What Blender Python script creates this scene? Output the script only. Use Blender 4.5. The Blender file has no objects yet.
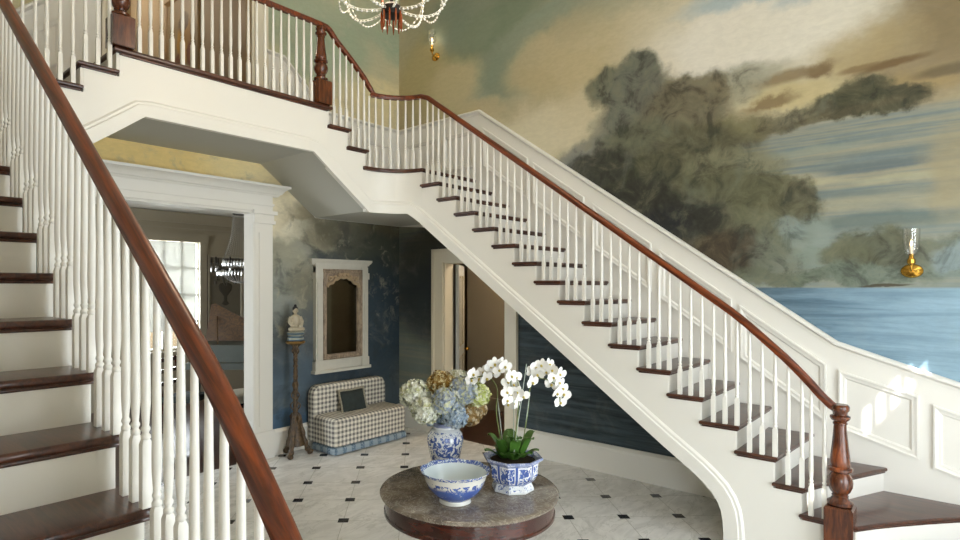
import bpy, bmesh, math, random
from mathutils import Vector, Matrix, Euler, noise as mnoise
random.seed(7)
R = .176                      # riser height; stair plan is laid out in risers
PI = math.pi
SC = bpy.context.scene
COL = SC.collection
CAMH = 10.70*R
TH = math.radians(42.38); CT, ST = math.cos(TH), math.sin(TH)
F, PX, YH = 580.7, 438.5, 286.3
SYM = 29.7                   # mirror sum for the left flight
WU, WV = 31.1, 32.5         # right and back wall (in risers)
XW, YW = WU*R, WV*R

# ---------------------------------------------------------------- helpers
class MB:
    def __init__(s): s.v = []; s.f = []
    def add(s, vs, fs):
        b = len(s.v); s.v += [tuple(p) for p in vs]; s.f += [tuple(i+b for i in f) for f in fs]
    def box(s, x0, x1, y0, y1, z0, z1):
        s.add([(x0,y0,z0),(x1,y0,z0),(x1,y1,z0),(x0,y1,z0),(x0,y0,z1),(x1,y0,z1),(x1,y1,z1),(x0,y1,z1)],
              [(3,2,1,0),(4,5,6,7),(0,1,5,4),(1,2,6,5),(2,3,7,6),(3,0,4,7)])
    def rings(s, rs, cap0=True, cap1=True, closed=True):
        n = len(rs[0]); b = len(s.v)
        for r in rs: s.v += [tuple(p) for p in r]
        for i in range(len(rs)-1):
            for j in range(n if closed else n-1):
                k = (j+1) % n
                s.f.append((b+i*n+j, b+i*n+k, b+(i+1)*n+k, b+(i+1)*n+j))
        if cap0: s.f.append(tuple(b+j for j in reversed(range(n))))
        if cap1: s.f.append(tuple(b+(len(rs)-1)*n+j for j in range(n)))
    def lathe(s, c, prof, seg=20, sx=1, sy=1, rot=0, cap0=True, cap1=True):
        rs = []
        for r_, z in prof:
            rs.append([(c[0]+r_*sx*math.cos(rot+2*PI*j/seg), c[1]+r_*sy*math.sin(rot+2*PI*j/seg), c[2]+z) for j in range(seg)])
        s.rings(rs, cap0, cap1)
    def tube(s, pts, rad, seg=8, caps=True):
        pts = [Vector(p) for p in pts]
        rad = rad if isinstance(rad, (list, tuple)) else [rad]*len(pts)
        rs = []; up = None
        for i, p in enumerate(pts):
            t = (pts[min(i+1, len(pts)-1)]-pts[max(i-1, 0)]).normalized()
            if up is None:
                up = Vector((0,0,1)) if abs(t.z) < .9 else Vector((1,0,0))
            a = t.cross(up).normalized(); up = a.cross(t).normalized()
            rs.append([p+(a*math.cos(2*PI*j/seg)+up*math.sin(2*PI*j/seg))*rad[i] for j in range(seg)])
        s.rings(rs, caps, caps)
    def sweep(s, pts, prof, closed=False, up=(0,0,1), caps=True):
        # prof: (side, up) points; side = t x up; mitred corners
        pts = [Vector(p) for p in pts]; up = Vector(up); n = len(pts); rs = []
        for i, p in enumerate(pts):
            if closed: t0 = (p-pts[i-1]).normalized(); t1 = (pts[(i+1) % n]-p).normalized()
            else:
                t0 = (p-pts[i-1]).normalized() if i else (pts[1]-p).normalized()
                t1 = (pts[i+1]-p).normalized() if i < n-1 else t0
            t = (t0+t1).normalized()
            sd = t.cross(up).normalized(); u2 = sd.cross(t).normalized()
            k = 1/max(.45, t.dot(t0))
            s0 = t0.cross(up).normalized()
            hor = abs(s0.dot(sd))          # <1 : turns in plan -> widen side, else widen up
            ks, ku = (k, 1) if hor < .9999 else (1, k)
            rs.append([p+sd*(a*ks)+u2*(b*ku) for a, b in prof])
        if closed:
            rs.append(rs[0]); s.rings(rs, False, False)
        else: s.rings(rs, caps, caps)
    def frame(s, pts, nrm, prof):
        # moulding around a closed planar outline; prof: (inward, out of the wall)
        pts = [Vector(p) for p in pts]; nrm = Vector(nrm).normalized(); n = len(pts); rs = []
        cen = sum(pts, Vector())/n
        for i, p in enumerate(pts):
            t0 = (p-pts[i-1]).normalized(); t1 = (pts[(i+1) % n]-p).normalized()
            a0 = nrm.cross(t0); a1 = nrm.cross(t1)
            if a0.dot(cen-p) < 0: a0 = -a0; a1 = -a1
            m = (a0+a1).normalized(); m = m/max(.3, m.dot(a0))
            rs.append([p+m*a+nrm*b for a, b in prof])
        rs.append(rs[0]); s.rings(rs, False, False)
    def slab(s, poly, z1, th, rd=.012):
        # plan polygon with a rounded (bullnose) edge
        P = [Vector((p[0], p[1], 0)) for p in poly]; n = len(P)
        ar = sum(P[i].x*P[(i+1) % n].y-P[(i+1) % n].x*P[i].y for i in range(n))
        if ar < 0: P.reverse()
        def inset(d):
            o = []
            for i in range(n):
                t0 = (P[i]-P[i-1]).normalized(); t1 = (P[(i+1) % n]-P[i]).normalized()
                a0 = Vector((-t0.y, t0.x, 0)); a1 = Vector((-t1.y, t1.x, 0)); m = (a0+a1).normalized()
                o.append(P[i]+m*(d/max(.4, m.dot(a0))))
            return o
        rs = []
        for k in range(5):
            a = -PI/2+PI/2*k/4 if k < 4 else 0
            rs.append((rd*(1-math.cos(a)), z1-th+rd+rd*math.sin(a)))
        for k in range(1, 5):
            a = PI/2*k/4; rs.append((rd*(1-math.cos(a)), z1-rd+rd*math.sin(a)))
        s.rings([[(p.x, p.y, z) for p in inset(d)] for d, z in rs])
    def sphere(s, c, r_, seg=12, rg=8, sz=1, sx=1, sy=1):
        rs = []
        for i in range(1, rg):
            a = PI*i/rg
            rs.append([(c[0]+r_*sx*math.sin(a)*math.cos(2*PI*j/seg), c[1]+r_*sy*math.sin(a)*math.sin(2*PI*j/seg), c[2]-r_*sz*math.cos(a)) for j in range(seg)])
        s.rings(rs)
    def prism(s, poly, axis, a, b):
        # polygon in the plane across axis; axis 0: (y,z), 1: (x,z), 2: (x,y)
        def mk(p, t): return (t, p[0], p[1]) if axis == 0 else (p[0], t, p[1]) if axis == 1 else (p[0], p[1], t)
        s.rings([[mk(p, a) for p in poly], [mk(p, b) for p in poly]])
    def mesh(s, name, mat=None, smooth=True, ang=35, org=(0,0,0), recalc=True):
        me = bpy.data.meshes.new(name)
        o = org
        me.from_pydata([(p[0]-o[0], p[1]-o[1], p[2]-o[2]) for p in s.v], [], s.f)
        if recalc:
            bm = bmesh.new(); bm.from_mesh(me)
            if name == 'string_board': bmesh.ops.dissolve_degenerate(bm, dist=1e-5, edges=bm.edges[:]); bmesh.ops.remove_doubles(bm, verts=bm.verts[:], dist=1e-5)
            bmesh.ops.recalc_face_normals(bm, faces=bm.faces); bm.to_mesh(me); bm.free()
        me.update()
        uv = me.uv_layers.new(name='UVMap').data
        for p in me.polygons:
            n = p.normal; ax = max(range(3), key=lambda i: abs(n[i]))
            for li in p.loop_indices:
                c = me.vertices[me.loops[li].vertex_index].co
                uv[li].uv = (c.y, c.z) if ax == 0 else (c.x, c.z) if ax == 1 else (c.x, c.y)
        if smooth:
            me.shade_smooth(); me.set_sharp_from_angle(angle=math.radians(ang))
        if mat: me.materials.append(mat)
        return me

def wloc(o):
    p = Vector((0,0,0))
    while o: p += o.location; o = o.parent
    return p
def obj(name, mb, mat, parent=None, smooth=True, ang=35, at=None):
    """one mesh object; coordinates in mb are world ones; origin goes to `at` (or the parent's place)"""
    base = wloc(parent) if parent else Vector((0,0,0))
    org = Vector(at) if at is not None else base
    o = bpy.data.objects.new(name, mb.mesh(name, mat, smooth, ang, org)); COL.objects.link(o)
    if parent: o.parent = parent
    o.location = org-base
    return o
def inst(name, me, parent, loc=(0,0,0), rot=(0,0,0), scale=1):
    o = bpy.data.objects.new(name, me); COL.objects.link(o)
    if parent: o.parent = parent
    o.location = loc; o.rotation_euler = rot; o.scale = (scale,)*3 if not isinstance(scale, tuple) else scale
    return o
def tag(o, label, cat, group=None):
    o['label'] = label; o['category'] = cat
    if group: o['group'] = group
    return o
def thing(name, label, cat, loc=(0,0,0), group=None):
    o = bpy.data.objects.new(name, None); COL.objects.link(o); o.location = loc; o.empty_display_size = .1
    return tag(o, label, cat, group)
def struct(name, mb, mat, label=None, cat=None, **k):
    o = obj(name, mb, mat, **k); o['kind'] = 'structure'
    if label: tag(o, label, cat or name.split('_')[0])
    return o

# photo pixel -> point on a wall plane, used to lay out the painted scenery and the wall fittings
def onU(x, y, u):
    t = (x-PX)/F; Z = u/(CT+ST*t); return Z*(ST-CT*t), CAMH+Z*(YH-y)/F
def onV(x, y, v):
    t = (x-PX)/F; Z = v/(ST-CT*t); return Z*(CT+ST*t), CAMH+Z*(YH-y)/F

# ---------------------------------------------------------------- materials
def lin(h):
    h = h.lstrip('#'); o = []
    for i in (0, 2, 4):
        c = int(h[i:i+2], 16)/255; o.append(c/12.92 if c <= .04045 else ((c+.055)/1.055)**2.4)
    return (*o, 1)
class NT:
    def __init__(s, name):
        s.m = bpy.data.materials.new(name); s.m.use_nodes = True; s.t = s.m.node_tree; s.n = s.t.nodes
        s.b = s.n['Principled BSDF']
    def new(s, typ, **k):
        n = s.n.new(typ)
        for a, v in k.items(): setattr(n, a, v)
        return n
    def link(s, a, b): s.t.links.new(a, b)
    def setv(s, sock, v):
        if hasattr(v, 'links'): s.link(v, sock)
        else: sock.default_value = v
    def math(s, op, a, b=0., c=0.):
        n = s.new('ShaderNodeMath', operation=op)
        s.setv(n.inputs[0], a); s.setv(n.inputs[1], b); s.setv(n.inputs[2], c); return n.outputs[0]
    def vmath(s, op, a, b=(0,0,0), out=0):
        n = s.new('ShaderNodeVectorMath', operation=op); s.setv(n.inputs[0], a)
        if op == 'SCALE': s.setv(n.inputs[3], b)
        else: s.setv(n.inputs[1], b)
        return n.outputs[out]
    def mix(s, f, a, b, blend='MIX'):
        n = s.new('ShaderNodeMix', data_type='RGBA', blend_type=blend)
        s.setv(n.inputs[0], f); s.setv(n.inputs[6], a); s.setv(n.inputs[7], b); return n.outputs[2]
    def mr(s, v, a, b, c=0., d=1., smooth=True):
        n = s.new('ShaderNodeMapRange'); n.interpolation_type = 'SMOOTHSTEP' if smooth else 'LINEAR'
        s.setv(n.inputs[0], v)
        for i, x in enumerate((a, b, c, d)): s.setv(n.inputs[i+1], x)
        return n.outputs[0]
    def noise(s, vec, scale=5, detail=3, rough=.5, dist=0, out=0):
        n = s.new('ShaderNodeTexNoise'); n.inputs['Scale'].default_value = scale; n.inputs['Detail'].default_value = detail
        n.inputs['Roughness'].default_value = rough; n.inputs['Distortion'].default_value = dist
        if vec is not None: s.link(vec, n.inputs['Vector'])
        return n.outputs[out]
    def obj(s): return s.new('ShaderNodeTexCoord').outputs['Object']
    def pos(s): return s.new('ShaderNodeNewGeometry').outputs['Position']
    def uv(s): return s.new('ShaderNodeTexCoord').outputs['UV']
    def scale(s, v, sc):
        n = s.new('ShaderNodeMapping'); n.inputs['Scale'].default_value = sc; s.link(v, n.inputs['Vector']); return n.outputs[0]
    def bump(s, h, st=.2, d=.01):
        n = s.new('ShaderNodeBump'); n.inputs['Strength'].default_value = st; n.inputs['Distance'].default_value = d
        s.link(h, n.inputs['Height']); s.link(n.outputs[0], s.b.inputs['Normal'])
    def fin(s, col=None, rough=.5, metal=0., spec=.5, coat=0.):
        if col is not None: s.setv(s.b.inputs['Base Color'], col)
        s.setv(s.b.inputs['Roughness'], rough); s.b.inputs['Metallic'].default_value = metal
        s.b.inputs['Specular IOR Level'].default_value = spec; s.b.inputs['Coat Weight'].default_value = coat
        return s.m
def plain(name, h, rough=.5, metal=0., var=.06, sc=6, spec=.5, coat=0., bump=0):
    t = NT(name); n = t.noise(t.obj(), sc, 4)
    c = lin(h); d = tuple(x*(1-var*2) for x in c[:3])+(1,)
    if bump: t.bump(n, bump)
    return t.fin(t.mix(n, d, c), rough, metal, spec, coat)
M = {}
M['white'] = plain('white_paint', '#e9e6de', .38, var=.02, sc=2)
M['cream'] = plain('cream_paint', '#e4dbc6', .45, var=.03, sc=2)
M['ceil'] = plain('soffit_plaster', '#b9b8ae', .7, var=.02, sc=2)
M['plaster'] = plain('ceiling_plaster', '#ece8de', .8, var=.02)
M['greige'] = plain('greige_paint', '#a79c86', .5, var=.04)
M['hallpaint'] = plain('hall_paint', '#a99c86', .6, var=.04)
M['brown_case'] = plain('tan_casing', '#8a6f45', .5)
M['brass'] = plain('brass', '#d9a648', .22, 1., var=.1)
M['darkmetal'] = plain('bronzed_metal', '#2b241f', .45, .6)
M['bead'] = plain('milky_glass_bead', '#e6e4dc', .15, spec=.6)
M['amber'] = plain('amber_glass', '#8e4420', .12, spec=.7)
def wood(name, c1, c2, rough, axis=(1.2,14,14), coat=.25):
    t = NT(name); p = t.scale(t.obj(), axis)
    n = t.noise(p, 2.2, 6, .62, 1.2); g = t.noise(t.scale(t.obj(), tuple(a*5 for a in axis)), 3, 2, .5)
    f = t.math('ADD', t.math('MULTIPLY', n, .8), t.math('MULTIPLY', g, .25))
    return t.fin(t.mix(t.mr(f, .35, .72), lin(c1), lin(c2)), rough, coat=coat)
M['tread'] = wood('tread_wood', '#2e170f', '#5a3220', .3, (14,1.2,14))
M['treadx'] = wood('gallery_wood', '#2e170f', '#5a3220', .3, (1.2,14,14))
def rail_wood():
    t = NT('rail_wood'); mp = t.new('ShaderNodeMapping'); mp.vector_type = 'TEXTURE'; mp.inputs['Rotation'].default_value = (math.radians(35),0,0); mp.inputs['Scale'].default_value = (.025,.7,.025)
    t.link(t.pos(), mp.inputs['Vector']); n = t.noise(mp.outputs[0], 1, 5, .6, .5); g = t.noise(mp.outputs[0], 4, 3, .5)
    f = t.math('ADD', t.math('MULTIPLY', n, .75), t.math('MULTIPLY', g, .25))
    return t.fin(t.mix(t.mr(f, .34, .68), lin('#431a09'), lin('#853f19')), .33, coat=.05)
M['rail'] = rail_wood()

M['newel'] = wood('newel_wood', '#38190b', '#703a1b', .25, (14,14,1.6), .25)
M['mahog'] = wood('mahogany', '#2a0f09', '#4e2114', .2, (3,3,14), .4)
M['darkfloor'] = wood('dark_floorboards', '#2c1810', '#4b2c1c', .3, (1.2,10,1), .1)
M['carved'] = wood('gilt_carved_wood', '#241a12', '#6b5334', .45, (14,14,9), 0)
M['limed'] = wood('limed_carved_wood', '#6f6050', '#a8957f', .7, (10,10,3), 0)
M['pianowood'] = wood('lid_wood', '#3c2612', '#6b4a22', .35, (3,10,10), .1)

def marble_top():
    t = NT('grey_brown_marble'); p = t.obj()
    n = t.noise(p, 5, 8, .65, .8); v = t.noise(p, 9, 5, .7, 2.5)
    c = t.mix(t.mr(n, .3, .7), lin('#5d544c'), lin('#827769'))
    c = t.mix(t.mr(t.math('ABSOLUTE', t.math('SUBTRACT', v, .5)), .0, .03, .45, 0), c, lin('#c9c1b4'))
    return t.fin(c, .08, spec=.6)
M['marble'] = marble_top()

def tile_floor():
    t = NT('marble_tile_floor'); p = t.pos()
    ta = .0342; tl = 2.5914*R; ca, sa = math.cos(ta), math.sin(ta)
    ea = (CT*sa+ST*ca, ST*sa-CT*ca, 0); eb = (CT*ca-ST*sa, ST*ca+CT*sa, 0)
    tx, tz = -1.7575*R, (9.8303+16.8)*R
    O = Vector((CT*tz+ST*tx, ST*tz-CT*tx, 0))
    a = t.math('DIVIDE', t.math('SUBTRACT', t.vmath('DOT_PRODUCT', p, ea, 1), O.dot(Vector(ea))), tl)
    b = t.math('DIVIDE', t.math('SUBTRACT', t.vmath('DOT_PRODUCT', p, eb, 1), O.dot(Vector(eb))), tl)
    a5 = t.math('ADD', a, 40.5); b5 = t.math('ADD', b, 40.5)
    da = t.math('ABSOLUTE', t.math('SUBTRACT', t.math('FRACT', a5), .5))
    db = t.math('ABSOLUTE', t.math('SUBTRACT', t.math('FRACT', b5), .5))
    mx = t.math('MAXIMUM', da, db); mn = t.math('MINIMUM', da, db)
    ins = t.math('LESS_THAN', mx, .092)
    joint = t.math('LESS_THAN', mn, .004)
    cell = t.new('ShaderNodeCombineXYZ'); t.link(t.math('FLOOR', t.math('ADD', a5, -.5)), cell.inputs[0]); t.link(t.math('FLOOR', t.math('ADD', b5, -.5)), cell.inputs[1])
    wn = t.new('ShaderNodeTexWhiteNoise'); t.link(cell.outputs[0], wn.inputs['Vector'])
    p2 = t.vmath('ADD', p, t.vmath('SCALE', wn.outputs['Color'], 7.))
    n1 = t.noise(t.scale(p2, (1, 2.2, 1)), 2.4, 8, .62, 1.4); n2 = t.noise(t.scale(p2, (1, 2.5, 1)), 1.3, 5, .6, 1.8)
    c = t.mix(t.mr(n1, .34, .66), lin('#dedddA'), lin('#f2f1ee'))
    vein = t.mr(t.math('ABSOLUTE', t.math('SUBTRACT', n2, .5)), 0., .02, .4, 0)
    c = t.mix(vein, c, lin('#b4b5af'))
    c = t.mix(t.math('MULTIPLY', wn.outputs['Value'], .14), c, lin('#a9aaa2'))
    c = t.mix(joint, c, lin('#a7a59c')); c = t.mix(ins, c, lin('#1c1c20'))
    return t.fin(c, t.mix(n1, (.16,)*3+(1,), (.28,)*3+(1,)), spec=.5)
M['floor'] = tile_floor()

def gingham():
    t = NT('gingham_fabric'); s = t.new('ShaderNodeSeparateXYZ'); t.link(t.uv(), s.inputs[0])
    def st(o): return t.math('GREATER_THAN', t.math('FRACT', t.math('MULTIPLY', o, 1/.054)), .5)
    f = t.math('MULTIPLY', t.math('ADD', st(s.outputs[0]), st(s.outputs[1])), .5)
    c = t.mix(f, lin('#e2dccd'), lin('#716e6b'))
    n = t.noise(t.uv(), 400, 1); t.bump(n, .15, .002)
    return t.fin(c, .9, spec=.1)
M['gingham'] = gingham()
def band_fabric():
    t = NT('blue_border_fabric'); s = t.new('ShaderNodeSeparateXYZ'); t.link(t.uv(), s.inputs[0])
    f = t.math('GREATER_THAN', t.math('FRACT', t.math('MULTIPLY', s.outputs[0], 1/.13)), .55)
    n = t.noise(t.uv(), 60, 2)
    return t.fin(t.mix(t.math('MULTIPLY', f, t.mr(n, .3, .6)), lin('#93a1ab'), lin('#5b7183')), .9, spec=.1)
M['band'] = band_fabric()
M['velvet'] = plain('grey_green_velvet', '#3d4442', .85, var=.25, sc=14, spec=.2)
M['fringe'] = plain('fringe', '#b9b19c', .9, var=.3, sc=60)

def porcelain(name, kind, c):
    """blue and white glaze; c = world centre of the piece's foot"""
    t = NT(name); p = t.vmath('SUBTRACT', t.pos(), c); s = t.new('ShaderNodeSeparateXYZ'); t.link(p, s.inputs[0])
    z = s.outputs[2]; ang = t.math('ARCTAN2', s.outputs[1], s.outputs[0])
    rad = t.vmath('LENGTH', t.vmath('MULTIPLY', p, (1,1,0)), out=1)
    white = lin('#dfe2e4'); blue = lin('#1d3688'); mid = lin('#5f79b5')
    n = t.noise(p, 42, 3, .55, 1.2); n2 = t.noise(p, 85, 3, .6, .8); big = t.noise(p, 16, 2, .5)
    flow = t.math('MULTIPLY', t.mr(n, .53, .57), t.mr(big, .38, .5))
    fine = t.mr(n2, .54, .6)
    def between(a, b): return t.math('MULTIPLY', t.math('GREATER_THAN', z, a), t.math('LESS_THAN', z, b))
    if kind == 'bowl':
        f = t.math('MULTIPLY', t.mr(z, .112, .09), t.mr(n, .28, .36))
        f = t.math('MAXIMUM', f, t.math('MULTIPLY', between(.055, .125), t.mr(n, .5, .55)))
        f = t.math('MULTIPLY', f, t.math('GREATER_THAN', z, .022))
        f = t.math('MAXIMUM', f, t.math('MULTIPLY', t.math('GREATER_THAN', z, .152), t.mr(n2, .42, .5)))
        # plain glaze inside
        ins = t.math('LESS_THAN', t.vmath('DOT_PRODUCT', t.vmath('MULTIPLY', p, (1,1,0)), t.new('ShaderNodeNewGeometry').outputs['Normal'], 1), 0.)
        f = t.math('MULTIPLY', f, t.math('SUBTRACT', 1., t.math('MULTIPLY', ins, t.math('LESS_THAN', z, .152))))
        white = t.mix(ins, lin('#dcdad2'), lin('#cdd8dd'))
    elif kind == 'vase':
        f = t.math('MULTIPLY', between(.0, .235), t.math('MULTIPLY', t.mr(n, .46, .51), t.mr(big, .28, .4)))
        f = t.math('MAXIMUM', f, t.math('MULTIPLY', between(.235, .262), fine))
        f = t.math('MAXIMUM', f, t.math('MULTIPLY', between(.285, .4), .75))
        f = t.math('MAXIMUM', f, t.math('MULTIPLY', between(.02, .04), fine))
    else:
        e = t.math('ABSOLUTE', t.math('SUBTRACT', t.math('FRACT', t.math('ADD', t.math('MULTIPLY', ang, 8/(2*PI)), 8.)), .5))
        f = t.math('MULTIPLY', between(.058, .145), t.math('MULTIPLY', t.mr(n, .43, .49), t.math('LESS_THAN', e, .38)))
        f = t.math('MAXIMUM', f, t.math('MULTIPLY', between(.05, .158), t.math('GREATER_THAN', e, .43)))
        f = t.math('MAXIMUM', f, t.math('MULTIPLY', between(.152, .3), t.mr(n2, .4, .52, .35, .8)))
        f = t.math('MAXIMUM', f, t.math('MULTIPLY', between(.012, .045), t.mr(n2, .55, .6)))
        f = t.math('MAXIMUM', f, t.math('MULTIPLY', between(.047, .057), .7))
    return t.fin(t.mix(f, white, t.mix(big, blue, mid)), .12, spec=.6, coat=.3)

# ---- painted scenery on the two walls
def mural(name, plane, const, base, blobs, sea=None, amp=.22, gain=1.):
    """blobs: (x, y, rx, ry, rot, colour, strength, softness) read off the photograph, laid on the wall in metres"""
    t = NT(name); s = t.new('ShaderNodeSeparateXYZ'); t.link(t.pos(), s.inputs[0])
    h = s.outputs[1] if plane == 'U' else s.outputs[0]
    q = t.new('ShaderNodeCombineXYZ'); t.link(h, q.inputs[0]); t.link(s.outputs[2], q.inputs[1]); q = q.outputs[0]
    n1 = t.noise(q, 2.2, 6, .62, out=1)
    n3 = t.noise(q, 9, 5, .6, out=1)
    w = t.vmath('ADD', t.vmath('SCALE', t.vmath('SUBTRACT', n1, (.5,.5,.5)), amp*1.6), t.vmath('SCALE', t.vmath('SUBTRACT', n3, (.5,.5,.5)), amp*.5))
    qw = t.vmath('MULTIPLY', t.vmath('ADD', q, w), (1,1,0))
    stre = t.noise(t.scale(q, (.5, 7, 1)), 2., 6, .65, .4)
    soft = t.noise(q, 1.3, 5, .6, .5)
    col = base(t, h, s.outputs[2], stre, soft)
    on = onU if plane == 'U' else onV
    qf = t.vmath('MULTIPLY', t.vmath('ADD', q, t.vmath('SCALE', t.vmath('SUBTRACT', n1, (.5,.5,.5)), .1)), (1,1,0))
    tree = 0.
    mott = t.noise(q, 5, 7, .68, .6); mott2 = t.noise(t.scale(q, (1.6, 1, 1)), 2.4, 5, .6, .4)
    for bl in blobs:
        if bl[0] == 'water':
            m = t.mr(s.outputs[2], bl[1]-.05, bl[1]+.03, 1, 0)
            fs = t.noise(t.scale(q, (.32, 9, 1)), 2., 6, .62, .25); fs2 = t.noise(t.scale(q, (.2, 3, 1)), 2., 4, .6, .2)
            wc = t.mix(t.mr(fs, .36, .62), lin('#727e7e'), lin('#96937f')); wc = t.mix(t.mr(fs2, .5, .66, 0, .75), wc, lin('#6b7776'))
            wc = t.mix(t.mr(s.outputs[2], 2.15, 2.75, .55, 0), wc, lin('#858f88')); col = t.mix(m, col, wc); continue
        if bl[0] == 'trees':
            # broken light and dark foliage inside the tree shapes
            f = t.math('MULTIPLY', tree, 1.)
            col = t.mix(t.math('MULTIPLY', f, t.mr(mott, .5, .68, 0, .3)), col, lin('#8a866a'))
            col = t.mix(t.math('MULTIPLY', f, t.mr(mott, .54, .34, 0, .68)), col, lin('#1f211b'))
            col = t.mix(t.math('MULTIPLY', f, t.mr(mott2, .54, .72, 0, .3)), col, lin('#747a6c')); continue
        x, y, rx, ry, rot, hexc, st, so = bl[:8]
        flat = len(bl) > 8 and 'f' in bl[8]
        c = on(x, y, const); e = on(x+rx, y, const); g = on(x, y+ry, const); e2 = on(x-rx, y, const)
        r1 = abs(e[0]-e2[0])/2; r2 = abs(g[1]-c[1])
        d = t.vmath('SUBTRACT', qf if flat else qw, (c[0], c[1], 0))
        if rot:
            n = math.hypot(1, rot); ex = (1/n, rot/n, 0); ey = (-rot/n, 1/n, 0)
            k = t.new('ShaderNodeCombineXYZ')
            t.link(t.vmath('DOT_PRODUCT', d, ex, 1), k.inputs[0]); t.link(t.vmath('DOT_PRODUCT', d, ey, 1), k.inputs[1]); d = k.outputs[0]
        d = t.vmath('MULTIPLY', d, (1/r1, 1/r2, 0))
        l = t.vmath('LENGTH', d, out=1)
        m = t.mr(l, 1-so*.62, 1+so*.62, st, 0)
        if len(bl) > 8 and 't' in bl[8]: tree = t.math('MAXIMUM', tree, m)
        col = t.mix(m, col, lin(hexc))
    if sea: col = sea(t, col, h, s.outputs[2], stre, soft, qw)
    det = t.noise(t.scale(q, (1, 2.2, 1)), 12, 6, .7, .6)
    col = t.mix(t.mr(det, .3, .7, .1, 0), col, (.05,.045,.035,1))
    col = t.mix(t.mr(t.noise(q, 3, 6, .65, .8), .5, .8, 0, .1), col, lin('#bdb8a4'))
    if gain != 1: col = t.vmath('SCALE', col, gain)
    return t.fin(col, .6, spec=.25)
def baseR(t, h, z, st, so):
    return t.mix(t.mr(so, .35, .65), lin('#b0a686'), lin('#c4ba9c'))
def seaR(t, col, h, z, st, so, q):
    m = t.mr(z, 1.862, 1.882, 1, 0)
    far = t.mr(h, .2, 2.3)                # towards the stair foot the water is paler
    c = t.mix(t.mr(st, .3, .7), lin('#567488'), lin('#86a3b6'))
    c = t.mix(t.mr(h, -.3, 1.1, .5, 0), c, lin('#a3bfcd'))
    d = t.mix(t.mr(st, .35, .65), lin('#242e34'), lin('#465359'))
    c = t.mix(far, c, d)
    c = t.mix(t.mr(h, 3.6, 5.0), c, lin('#1d2730'))
    m = t.math('MULTIPLY', m, t.mr(h, 3.5, 5.0, 1, .15))
    return t.mix(m, col, c)
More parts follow.
